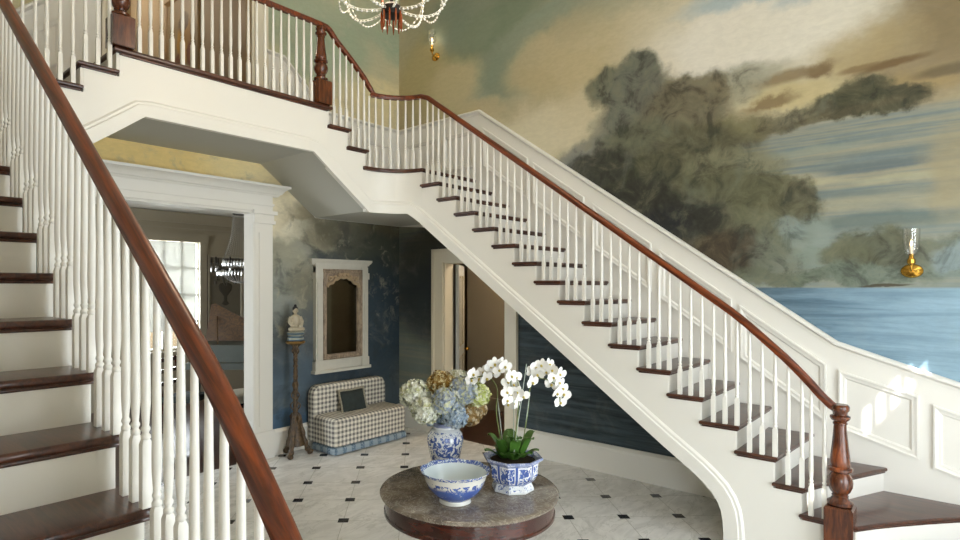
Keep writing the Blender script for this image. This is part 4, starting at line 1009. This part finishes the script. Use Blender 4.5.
pl_ = obj('pillow', m, M['velvet'], at=(pcx, pcy, .4), ang=80); tag(pl_, 'dark grey green velvet pillow with fringe lying on the checked bench', 'pillow')
m = MB(); rn = random.Random(3)
ed = [(-1+2*i/24, s) for i in range(25) for s in (-1,)]+[(1, -1+2*i/18) for i in range(19)]+[(1-2*i/24, 1) for i in range(25)]+[(-1, 1-2*i/18) for i in range(19)]
for u, v in ed:
    p = Vector(pil(u, v, 1)); q = Vector(pil(u*1.13+rn.uniform(-.02,.02), v*1.16+rn.uniform(-.02,.02), 0)); m.tube([p, q], [.006, .009], 5)
obj('fringe', m, M['fringe'], pl_)

# carved pedestal stand and seated figure
sx, sy = 3.7, 5.53
t = thing('pedestal_stand', 'tall slender carved gilt wood stand between the opening and the bench', 'pedestal', (sx, sy, 0))
m = MB(); pr_ = []
for i in range(61):
    z = .12+1.12*i/60; s = i/60
    base_r = .085*(1-s*3.2)+.02 if s < .22 else .03-.008*s
    pr_.append((max(.018, base_r)+.005*math.sin(i*1.9)+.003*math.sin(i*3.1), z))
m.lathe((sx, sy, 0), pr_, 16)
for k in range(2):
    m.tube([(sx+.032*math.cos(a*.7+k*PI)*(1.5-.7*a/40), sy+.032*math.sin(a*.55+k*PI)*(1.5-.7*a/40), .22+.98*a/40) for a in range(41)], .0085, 6)
obj('column', m, M['carved'], t, ang=60)
for k in range(3):
    a = -2.5+k*2*PI/3; d = Vector((math.cos(a), math.sin(a), 0)); m = MB(); pts = []; rad = []
    for i in range(17):
        s = i/16; pts.append(Vector((sx, sy, 0))+d*(.03+.13*s**.8)+Vector((0,0,.42*(1-s)**1.8+.03))); rad.append(.024+.006*math.sin(i*1.7)+.006*s)
    m.tube(pts, rad, 9); m.sphere(tuple(Vector((sx, sy, .032))+d*.165), .034, 12, 8, sz=.9); obj('scroll_foot', m, M['carved'], t, ang=60)
for k in range(4):
    a = .4+k*PI/2; d = Vector((math.cos(a), math.sin(a), 0)); m = MB()
    m.tube([Vector((sx, sy, 1.13+.11*s/10))+d*(.02+.055*(s/10)**2+.02*math.sin(s*.6)) for s in range(11)], [.007]*11, 6); obj('bracket', m, M['carved'], t, ang=60)
m = MB(); m.lathe((sx, sy, 1.235), [(.04,0),(.09,.008),(.105,.018),(.108,.03),(.1,.036),(.098,.04)], 28); obj('top_plate', m, plain('old_gilt', '#8a6a38', .4, .5), t)
fz = 1.276
fig_m = plain('ivory_glaze', '#b9ad94', .35, var=.12, sc=20); fig_d = plain('black_hair_glaze', '#17161a', .4)
fb = NT('banded_lotus_glaze'); s = fb.new('ShaderNodeSeparateXYZ'); fb.link(fb.pos(), s.inputs[0]); fr_ = fb.math('GREATER_THAN', fb.math('FRACT', fb.math('MULTIPLY', s.outputs[2], 1/.036)), .5)
fbm = fb.fin(fb.mix(fr_, lin('#8f9184'), lin('#4c6474')), .4)
fg = thing('seated_figurine', 'small ivory figurine of a seated robed figure on the carved stand', 'figurine', (sx, sy, fz))
m = MB(); m.lathe((sx, sy, fz), [(.08,0),(.092,.01),(.088,.04),(.076,.052),(.086,.064),(.097,.09),(.082,.104)], 24); obj('lotus_base', m, fbm, fg)
m = MB(); ux, uy = -ST*0-CT, -ST                      # facing the room
KS = 1.12; fx = Vector((-.25, -.97, 0)).normalized(); sd = Vector((-fx.y, fx.x, 0)); C0 = Vector((sx, sy, fz+.099))
def ell(c, a, b, cc):
    rs = []
    for i in range(1, 12):
        th_ = PI*i/12; rs.append([tuple(C0+KS*(c+sd*(a*math.sin(th_)*math.cos(2*PI*j/18))+fx*(b*math.sin(th_)*math.sin(2*PI*j/18))+Vector((0,0,-cc*math.cos(th_))))) for j in range(18)])
    m.rings(rs)
Z_ = Vector((0,0,1))
ell(Z_*.03+fx*.012, .078, .058, .034); ell(Z_*.03+sd*.05+fx*.03, .034, .03, .024); ell(Z_*.03-sd*.05+fx*.03, .034, .03, .024); ell(Z_*.065+sd*.04+fx*.03, .022, .026, .05)
ell(Z_*.1, .044, .034, .075); ell(Z_*.145, .05, .03, .03); ell(Z_*.185, .016, .016, .03)
ell(Z_*.215, .025, .028, .033); ell(Z_*.212+fx*.027, .005, .006, .007); ell(Z_*.206+sd*.025, .005, .006, .012); ell(Z_*.206-sd*.025, .005, .006, .012)
for q in (1, -1):
    m.tube([C0+KS*w_ for w_ in (Z_*.15+sd*.045*q, Z_*.1+sd*.06*q+fx*.01, Z_*.07+sd*.05*q+fx*.035, Z_*.06+sd*.012*q+fx*.05)], [.023,.025,.02,.014], 8)
bo = obj('body', m, fig_m, fg); md = bo.modifiers.new('Remesh', 'REMESH'); md.mode = 'VOXEL'; md.voxel_size = .0035; md.use_smooth_shade = True
m = MB(); ell(Z_*.226-fx*.007, .029, .03, .031); ell(Z_*.26-fx*.003, .014, .014, .016); ell(Z_*.19-fx*.022, .024, .012, .035); obj('hair', m, fig_d, fg)

# mirror
mx0, mx1, mz0, mz1 = 4.07, 4.87, .85, 2.21; my = YW
t = thing('wall_mirror', 'tall mirror in a carved taupe and white painted frame above the bench', 'mirror', ((mx0+mx1)/2, my, mz0))
m = MB()
m.box(mx0, mx0+.11, my-.06, my, mz0+.04, mz1-.09); m.box(mx1-.11, mx1, my-.06, my, mz0+.04, mz1-.09); m.box(mx0, mx1, my-.05, my, mz1-.16, mz1-.05); m.box(mx0, mx1, my-.05, my, mz0+.03, mz0+.17)
for x0, x1 in ((mx0-.012, mx0+.095), (mx1-.095, mx1+.012)):
    m.box(x0, x1, my-.072, my, mz1-.24, mz1-.16); m.box(x0, x1, my-.068, my, mz0+.035, mz0+.14)
    m.box(x0+.03, x1-.03, my-.07, my-.06, mz0+.17, mz1-.28)
pf = [(0,0),(.035,0),(.04,.015),(.055,.03),(.065,.05),(.065,.07),(0,.07)]
m.sweep([(mx0,my+.001,mz1-.07),(mx0,my-.002,mz1-.07),(mx1,my-.002,mz1-.07),(mx1,my+.001,mz1-.07)], pf)
m.box(mx0-.03, mx1+.03, my-.085, my, mz0, mz0+.035)
frw = plain('distressed_white_paint', '#c9c5b8', .65, var=.09, sc=14); obj('outer_frame', m, frw, t, ang=25)
ix0, ix1, iz0, iz1 = mx0+.1, mx1-.1, mz0+.155, mz1-.12
m = MB(); m.frame([(ix0,my-.03,iz0),(ix1,my-.03,iz0),(ix1,my-.03,iz1),(ix0,my-.03,iz1)], (0,-1,0), [(0,0),(0,.04),(.012,.05),(.024,.038),(.038,.042),(.048,.03),(.056,.03),(.064,.01),(.064,-.02)])
# shaped top panel of the inner frame
cxm = (ix0+ix1)/2; pl = [(ix0+.055, iz1-.02), (ix1-.055, iz1-.02)]
cv = [(ix1-.055, iz1-.215),(ix1-.075, iz1-.18),(ix1-.14, iz1-.165),(ix1-.165, iz1-.13),(ix1-.21, iz1-.12),(cxm+.05, iz1-.095),(cxm, iz1-.105),(cxm-.05, iz1-.095),(ix0+.21, iz1-.12),(ix0+.165, iz1-.13),(ix0+.14, iz1-.165),(ix0+.075, iz1-.18),(ix0+.055, iz1-.215)]
m.prism(pl+cv, 1, my-.055, my-.022)
obj('inner_frame', m, M['limed'], t, ang=30)
m = MB()
m.tube([(x, my-.066, z) for x, z in cv], .02, 8)
for q in (-1, 1):
    m.tube([(cxm+q*(.04+.1*s/12+.02*math.sin(s*.9)), my-.066, iz1-.075-.05*(s/12)**2+.02*math.sin(s*.8)) for s in range(13)], [.024-.0012*s for s in range(13)], 8)
    m.tube([(cxm+q*(.2-.035*math.cos(a*.5)*(1-a/16)), my-.064, iz1-.12+.035*math.sin(a*.5)*(1-a/16)) for a in range(15)], .01, 7)
    for k in range(4): m.sphere((cxm+q*(.03+k*.045), my-.07, iz1-.06-k*.012), .02-.002*k, 10, 6, sy=.6)
m.sphere((cxm, my-.075, iz1-.075), .03, 12, 8, sy=.6, sz=1.2)
obj('carved_crest', m, plain('gilt_carved_crest', '#b59c7a', .6, var=.2, sc=40), t, ang=60)
m = MB(); m.box(ix0+.055, ix1-.055, my-.026, my-.02, iz0+.055, iz1-.06); obj('mirror_glass', m, M['mirror'], t, smooth=False)

# wall sconces
def sconce(c, label):
    x, y, z = c; t = thing('wall_sconce', label, 'sconce', (x, y, z), 'brass wall sconces')
    m = MB(); m.lathe((0,0,0), [(.066,0),(.066,.006),(.06,.014),(.04,.026),(.026,.036),(.016,.044)], 28); m.v = [(x-c_, y+a, z+b*.78) for a, b, c_ in m.v]; obj('backplate', m, M['brass'], t)
    m = MB(); pts = [(x-.03-.045*math.sin(a), y, z+.05*(1-math.cos(a))) for a in [k*PI/20 for k in range(11)]]; m.tube([(x-.02, y, z)]+pts, .008, 8); X = pts[-1][0]; Zt = pts[-1][2]
    obj('arm', m, M['brass'], t)
    m = MB(); m.lathe((X, y, Zt-.005), [(.01,-.01),(.014,0),(.026,.01),(.026,.035),(.018,.045),(.014,.06),(.02,.07),(.02,.078)], 18); obj('socket_cup', m, M['brass'], t)
    m = MB(); m.lathe((X, y, Zt+.03), [(.02,.03),(.034,.045),(.044,.075),(.05,.115),(.053,.225),(.051,.225),(.048,.115),(.042,.075),(.032,.047),(.018,.032)], 28, cap0=False, cap1=False); obj('glass_shade', m, M['glass'], t)
    m = MB(); m.lathe((X, y, Zt+.07), [(.009,0),(.009,.05),(.008,.055)], 10); cd = obj('candle', m, M['cream'], t)
    m = MB(); m.lathe((X, y, Zt+.125), [(.004,0),(.009,.012),(.007,.03),(.002,.05)], 10); obj('bulb', m, M['bulb'], cd)
    return X, y, Zt+.15
v_, z_ = onU(912, 271, XW); S1 = sconce((XW, v_, z_), 'brass wall sconce with clear glass shade beside the painted lake')
v_, z_ = onU(436, 57, XW); S2 = sconce((XW, v_, z_), 'brass wall sconce high in the corner under the chandelier')

# hall chandelier
hc = Vector((*cw((391.5-PX)/F*3.8, 3.8), 0)); hz = 3.595
t = thing('chandelier', 'beaded chandelier with dark hub and amber drops hanging high in the hall', 'chandelier', (hc.x, hc.y, hz))
P_ = lambda r_, a, z: (hc.x+r_*math.cos(a), hc.y+r_*math.sin(a), z)
m = MB(); m.lathe((hc.x, hc.y, hz), [(.02,.05),(.06,.055),(.066,.075),(.066,.11),(.055,.125),(.03,.135),(.012,.15),(.012,.9),(.03,.92),(.02,.95)], 24); obj('hub', m, M['darkmetal'], t)
for k in range(10):
    m = MB(); a = k*2*PI/10; m.lathe(P_(.066, a, hz), [(.003,.08),(.0065,.06),(.0075,.01),(.005,-.02),(.002,-.04)], 8); obj('amber_drop', m, M['amber'], t)
for k in range(8):
    a = k*PI/4+.2; arm = MB(); pts = []
    for i in range(17):
        s = i/16; pts.append(P_(.06+.33*math.sin(s*1.65), a, hz+.1-.05*math.sin(s*PI*.9)+.3*s**2.2))
    arm.tube(pts, .0016, 6); ao = obj('arm', arm, M['bead'], t)
    bd = MB(); bd.tube([Vector(p)-Vector((0,0,.012)) for p in pts], .0014, 5)
    for i in range(1, 17):
        for q in (0, .5)[:1 if i % 2 else 2]:
            j = min(15, i-1); p = Vector(pts[j]).lerp(Vector(pts[j+1]), q); bd.sphere(tuple(p-Vector((0,0,.012))), .008 if q == 0 else .004, 8, 6)
    obj('bead_string', bd, M['bead'], ao)
    e = Vector(pts[-1]); cm = MB(); cm.lathe(tuple(e), [(.01,-.01),(.03,.0),(.032,.008),(.012,.012),(.011,.085),(.009,.09)], 12); cd = obj('candle', cm, M['cream'], ao)
    m = MB(); m.lathe((e.x, e.y, e.z+.09), [(.004,0),(.01,.014),(.008,.034),(.002,.055)], 10); obj('bulb', m, M['bulb'], cd)
    m = MB(); m.lathe((e.x, e.y, e.z-.02), [(.002,.01),(.006,0),(.009,-.03),(.003,-.055)], 8); obj('amber_drop', m, M['amber'], ao)
    # swag to the next arm and a string up to the crown
    a2 = a+PI/4; sw = MB(); sw.tube([P_(.34, a+(a2-a)*s/12, hz+.2-.09*math.sin(s/12*PI)) for s in range(13)]+[P_(.38, a2, hz+.3)], .0014, 5); up_ = MB(); up_.tube([P_(.42*(1-s/21)**1.4+.04, a, hz+.42+.42*s/21) for s in range(22)], .0014, 5)
    for i in range(13):
        s = i/12; r_ = .34; aa = a+(a2-a)*s; sw.sphere(P_(r_, aa, hz+.2-.09*math.sin(s*PI)), .0065, 8, 6)
    for i in range(22):
        s = i/21; up_.sphere(P_(.42*(1-s)**1.4+.04, a, hz+.42+.42*s), .007, 8, 6)
    obj('bead_swag', sw, M['bead'], ao); obj('bead_string', up_, M['bead'], ao)
m = MB(); m.tube([(hc.x, hc.y, hz+.94), (hc.x, hc.y, ZC)], .008, 8); obj('chain', m, M['darkmetal'], t)
m = MB(); m.lathe((hc.x, hc.y, ZC), [(.07,-.002),(.065,-.02),(.02,-.05)], 20); obj('ceiling_rose', m, M['darkmetal'], t)

# music room: crystal chandelier, harpsichord, stool, wall panel
cc = Vector((*cw((240-PX)/F*7.86, 7.86), 0)); cz = 2.08
t = thing('chandelier', 'crystal chandelier hanging in the music room beyond the opening', 'chandelier', (cc.x, cc.y, cz))
Q_ = lambda r_, a, z: (cc.x+r_*math.cos(a), cc.y+r_*math.sin(a), z)
m = MB()
for z, r_ in ((cz+.03,.29),(cz+.16,.22),(2.86,.09)):
    m.tube([Q_(r_, k*2*PI/32, z) for k in range(33)], .008, 6)
m.tube([(cc.x,cc.y,2.86),(cc.x,cc.y,3.1)], .008, 6); fr_ = obj('ring_frame', m, M['darkmetal'], t)
for k in range(16):
    a = k*2*PI/16; m = MB()
    for i in range(26):
        s = i/25; m.sphere(Q_(.09+.13*s**2.2, a, 2.85-(2.85-cz-.17)*s), .0075, 6, 4)
    obj('crystal_string', m, M['crystal'], t); m = MB()
    for i in range(14):
        s = i/13; m.sphere(Q_(.22*math.cos(s*PI/2)+.01, a, cz+.02-.17*math.sin(s*PI/2)), .0075, 6, 4)
    obj('crystal_string', m, M['crystal'], t)
for z, r_, n_ in ((cz+.02,.29,44),(cz+.15,.22,34)):
    m = MB()
    for k in range(n_): m.lathe(Q_(r_, k*2*PI/n_, z), [(.003,.0),(.011,-.02),(.011,-.055),(.003,-.085)], 6)
    obj('crystal_fringe', m, M['crystal'], t)
for k in range(10):
    a = k*PI/5+.1; m = MB(); p = Q_(.36, a, cz+.1)
    m.tube([Q_(.29,a,cz+.03),Q_(.34,a,cz),Q_(.37,a,cz+.04),p], .006, 6); m.lathe(p, [(.01,0),(.03,.01),(.012,.015),(.011,.07),(.008,.09)], 10); ar = obj('candle_arm', m, M['darkmetal'], t)
    m = MB(); m.lathe(Q_(.36,a,cz+.08), [(.003,0),(.014,-.02),(.014,-.07),(.003,-.1)], 6); obj('crystal_drop', m, M['crystal'], ar)
# harpsichord with raised lid
hb = Vector((*cw((215-PX)/F*7.75, 7.75), 0))
t = thing('harpsichord', 'grey painted harpsichord with raised brown lid in the music room', 'harpsichord', (hb.x, hb.y, 0))
ax = Vector((ST, -CT, 0)); ay = Vector((CT, ST, 0))            # across and away from the viewer
def hp(a, b, z): return tuple(hb+ax*a+ay*b+Vector((0,0,z)))
outl = [(-.33,-.05),(1.7,-.05),(1.7,.25),(1.2,.32),(.7,.48),(.2,.7),(-.15,.85),(-.33,.85)]
m = MB(); m.rings([[hp(a,b,z) for a, b in outl] for z in (.78,1.1)])
hpm = plain('grey_green_painted_case', '#5b6058', .5, var=.15, sc=8); obj('case', m, hpm, t, smooth=False)
lm_ = MB(); lid = [(-.33,0),(1.7,0),(1.7,.22),(1.35,.27),(.9,.36),(.45,.52),(.1,.68),(-.2,.76),(-.33,.76)]
ca_, sa_ = math.cos(1.2), math.sin(1.2)
lf = [(-.33,.0),(-.31,.46),(-.25,.48),(-.08,.4),(.15,.3),(.5,.22),(1.0,.15),(1.7,.1),(1.7,.0)]
lm_.rings([[hp(a, .5+z*.35+d, 1.11+z*1.1) for a, z in lf] for d in (0,.02)]); lo_ = obj('lid', lm_, M['pianowood'], t, smooth=False)
m = MB(); m.tube([hp(-.02,.15,1.1), hp(-.2,.6,1.45)], .008, 6); obj('lid_prop', m, M['pianowood'], t)
for a, b in ((-.25,.03),(-.25,.75),(1.6,.05),(.7,.4)):
    m = MB(); q = hp(a,b,0); m.lathe(q, [(.02,0),(.028,.05),(.02,.1),(.035,.4),(.05,.6),(.045,.78)], 12); obj('leg', m, hpm, t)
m = MB(); m.rings([[hp(a, b, z) for a, b in ((-.3,-.22),(.6,-.22),(.6,-.05),(-.3,-.05))] for z in (.8,.88)]); obj('keyboard', m, hpm, t, smooth=False)
m = MB(); m.rings([[hp(-.33+a*.1, -.05+d+c*.06, .1+1.0+c*.16) for a, c in ((0,0),(1,.1),(1,1),(0,.9))] for d in (0,.006)]); tag(obj('sheet_music', m, M['white'], smooth=False), 'white sheet of music standing open on the harpsichord', 'sheet music')
sb = Vector((*cw((236-PX)/F*7.2, 7.2), 0)); t = thing('stool', 'low cream cushioned stool in front of the harpsichord', 'stool', (sb.x, sb.y, 0))
m = MB(); rbox(m, sb.x-.28, sb.x+.28, sb.y-.2, sb.y+.2, .46, .58, .04); obj('cushion', m, M['cream'], t)
for a, b in ((-.24,-.16),(.24,-.16),(-.24,.16),(.24,.16)):
    m = MB(); m.lathe((sb.x+a, sb.y+b, 0), [(.014,0),(.02,.2),(.026,.46)], 10); obj('leg', m, M['mahog'], t)
m = MB(); m.box(sb.x-.25, sb.x+.25, sb.y-.17, sb.y+.17, .4, .46); obj('seat_rail', m, M['mahog'], t, smooth=False)
def side_chair(c, rz, label):
    t = thing('side_chair', label, 'chair', (*c, 0)); t.rotation_euler.z = rz
    def lp(n, m, mt): o = bpy.data.objects.new(n, m.mesh(n, mt)); COL.objects.link(o); o.parent = t
    m = MB(); rbox(m, -.23, .23, -.22, .22, .4, .47, .03); lp('seat', m, M['velvet'])
    for a, b in ((-.2,-.19),(.2,-.19)):
        m = MB(); m.lathe((a,b,0), [(.013,0),(.018,.2),(.022,.4)], 8); lp('leg', m, M['mahog'])
    for a in (-.2, .2):
        m = MB(); m.tube([(a,.2,0),(a,.2,.42),(a,.25,.75),(a,.28,.95)], .016, 8); lp('leg', m, M['mahog'])
    m = MB()
    for z, dy in ((.62,.235),(.78,.255),(.92,.275)): m.box(-.2, .2, dy-.01, dy+.01, z-.025, z+.025)
    lp('back_rail', m, M['mahog'])
side_chair(cw((186-PX)/F*7.6, 7.6), .6, 'dark side chair standing before the music room window')
m = MB(); gz0, gz1 = .9, 2.42; gx0_, gx1_ = 4.66, 5.3
t = thing('wall_panel', 'grey ornamental painted panel on the music room wall beside the window', 'panel', ((gx0_+gx1_)/2, 9.6, gz0))
pn = plain('grisaille_panel', '#746c5c', .6, var=.1, sc=9); pd = plain('grisaille_ornament', '#4a4439', .6)
m.box(gx0_, gx1_, 9.58, 9.6, gz0, gz1); obj('panel_board', m, pn, t, smooth=False)
m = MB(); cxp = (gx0_+gx1_)/2
m.lathe((cxp, 9.578, 1.55), [(.02,0),(.07,.03),(.03,.08),(.03,.16),(.11,.26),(.13,.34),(.1,.38),(.05,.39)], 16, sy=.08)
for q in (-1, 1):
    m.tube([(cxp+q*(.1+.1*math.sin(s*.5)), 9.577, 1.95+.02*s+.04*math.cos(s*.9)) for s in range(14)], .014, 6)
    m.tube([(cxp+q*(.02+.012*s), 9.577, 1.9+.28*math.sin(s*.22)) for s in range(15)], .016, 6)
obj('urn_ornament', m, pd, t)
m = MB(); m.frame([(gx0_,9.58,gz0),(gx1_,9.58,gz0),(gx1_,9.58,gz1),(gx0_,9.58,gz1)], (0,-1,0), [(0,0),(0,.02),(.02,.024),(.04,.01),(.04,0)]); obj('frame', m, M['greige'], t)

# framed flower picture in the upper hall
py0, py1, pz0, pz1 = 6.86, 7.86, 4.42, 5.62; fx_ = HX1
t = thing('framed_picture', 'gilt framed still life hanging in the upstairs hall behind the gallery balusters', 'picture', (fx_, (py0+py1)/2, pz0))
m = MB(); m.frame([(fx_,py0,pz0),(fx_,py1,pz0),(fx_,py1,pz1),(fx_,py0,pz1)], (-1,0,0), [(0,0),(0,.03),(.02,.04),(.045,.03),(.06,.022),(.07,.012),(.07,0)]); obj('frame', m, M['brown_case'], t, ang=30)
nt = NT('still_life_paint'); s = nt.new('ShaderNodeSeparateXYZ'); nt.link(nt.pos(), s.inputs[0])
qv = nt.new('ShaderNodeCombineXYZ'); nt.link(s.outputs[1], qv.inputs[0]); nt.link(s.outputs[2], qv.inputs[1])
wv = nt.vmath('ADD', qv.outputs[0], nt.vmath('SCALE', nt.noise(qv.outputs[0], 7, 3, out=1), .12)); col = lin('#8a7a5c')
for a, b, r1, r2, hx in ((7.3,4.85,.1,.2,'#a8842c'),(7.42,5.0,.11,.2,'#b08c34'),(7.2,5.05,.1,.2,'#9c7626'),(7.48,4.72,.09,.14,'#5e3020'),(7.15,4.78,.08,.16,'#6b2f22'),(7.32,5.22,.16,.12,'#54452c'),(7.35,4.62,.2,.06,'#b9b2a0')):
    d = nt.vmath('MULTIPLY', nt.vmath('SUBTRACT', wv, (a+.06, b+.06, .06)), (1/r1, 1/r2, 0)); col = nt.mix(nt.mr(nt.vmath('LENGTH', d, out=1), .7, 1.15, .9, 0), col, lin(hx))
nt.fin(col, .5); m = MB(); m.box(fx_-.014, fx_-.004, py0+.06, py1-.06, pz0+.06, pz1-.06); obj('canvas', m, nt.m, t, smooth=False)

# ---------------------------------------------------------------- light
def area(name, loc, rot, sx_, sy_, e, col=(1,1,1)):
    l = bpy.data.lights.new(name, 'AREA'); l.shape = 'RECTANGLE'; l.size = sx_; l.size_y = sy_; l.energy = e; l.color = col
    o = bpy.data.objects.new(name, l); COL.objects.link(o); o.location = loc; o.rotation_euler = rot; return o
def point(name, loc, e, col, r_=.08):
    l = bpy.data.lights.new(name, 'POINT'); l.energy = e; l.color = col; l.shadow_soft_size = r_
    o = bpy.data.objects.new(name, l); COL.objects.link(o); o.location = loc; return o
DAY = (.87,.945,1.0); WARM = (1,.83,.62)
# daylight standing outside the entrance glazing and the upper window
area('daylight_entrance', ((FD[0]+FD[1])/2, YF-.35, 1.5), (PI/2, 0, 0), 3.2, 3.0, 360, DAY)
area('fill_side_window', (XL-.5, -1.5, 1.75), (0, -PI/2, 0), 2.1, 1.7, 200, DAY)  # added fill lamp outside the made-up side window
area('daylight_upper_window', ((FU[0]+FU[1])/2, YF-.35, 4.9), (PI/2, 0, 0), 2.6, 2.7, 120, DAY)
area('daylight_music_room', (4.1, 10.3, 1.8), (-PI/2, 0, 0), 1.4, 2.0, 320, DAY)
sun = bpy.data.lights.new('sun', 'SUN'); sun.energy = 14; sun.angle = math.radians(.25); sun.color = (1,.98,.95)
so = bpy.data.objects.new('sun', sun); COL.objects.link(so); so.rotation_euler = Vector((1,1,-1.36)).to_track_quat('-Z', 'Y').to_euler()
point('chandelier_light', (hc.x, hc.y, hz+.55), 52, WARM, .3)
point('sconce_light', (S2[0]-.03, S2[1], S2[2]), .7, WARM, .03); point('sconce_light', (S1[0]-.03, S1[1], S1[2]), .15, WARM, .03)
area('fill_music_side', (-.95, 7.6, 1.7), (0, -PI/2, 0), 1.9, 1.9, 170, DAY); point('hall_light', (2.2, 8.4, 6.1), 50, WARM, .15); point('passage_light', (6.4, 4.2, 2.6), 45, WARM, .15)  # the music room side lamp is added fill
w = bpy.data.worlds.new('sky'); SC.world = w; w.use_nodes = True; bg = w.node_tree.nodes['Background']
sky = w.node_tree.nodes.new('ShaderNodeTexSky'); sky.sky_type = 'NISHITA'; sky.sun_disc = False; sky.sun_elevation = math.radians(44); w.node_tree.links.new(sky.outputs[0], bg.inputs[0]); bg.inputs[1].default_value = .25

# ---------------------------------------------------------------- camera
cam = bpy.data.cameras.new('camera'); co = bpy.data.objects.new('camera', cam); COL.objects.link(co); SC.camera = co
cam.sensor_width = 36; cam.lens = F/960*36; cam.shift_x = (480-PX)/960; cam.shift_y = (YH-270)/960; cam.clip_start = .02
co.location = (0, 0, CAMH); co.rotation_euler = Vector((CT, ST, 0)).to_track_quat('-Z', 'Y').to_euler()
SC.view_settings.view_transform = 'Standard'; SC.view_settings.look = 'None'; SC.view_settings.exposure = -.12; SC.view_settings.gamma = 1; SC.view_settings.use_curve_mapping = False
SC.cycles.use_denoising = True
SC.cycles.max_bounces = 10; SC.cycles.diffuse_bounces = 6; SC.cycles.transparent_max_bounces = 12
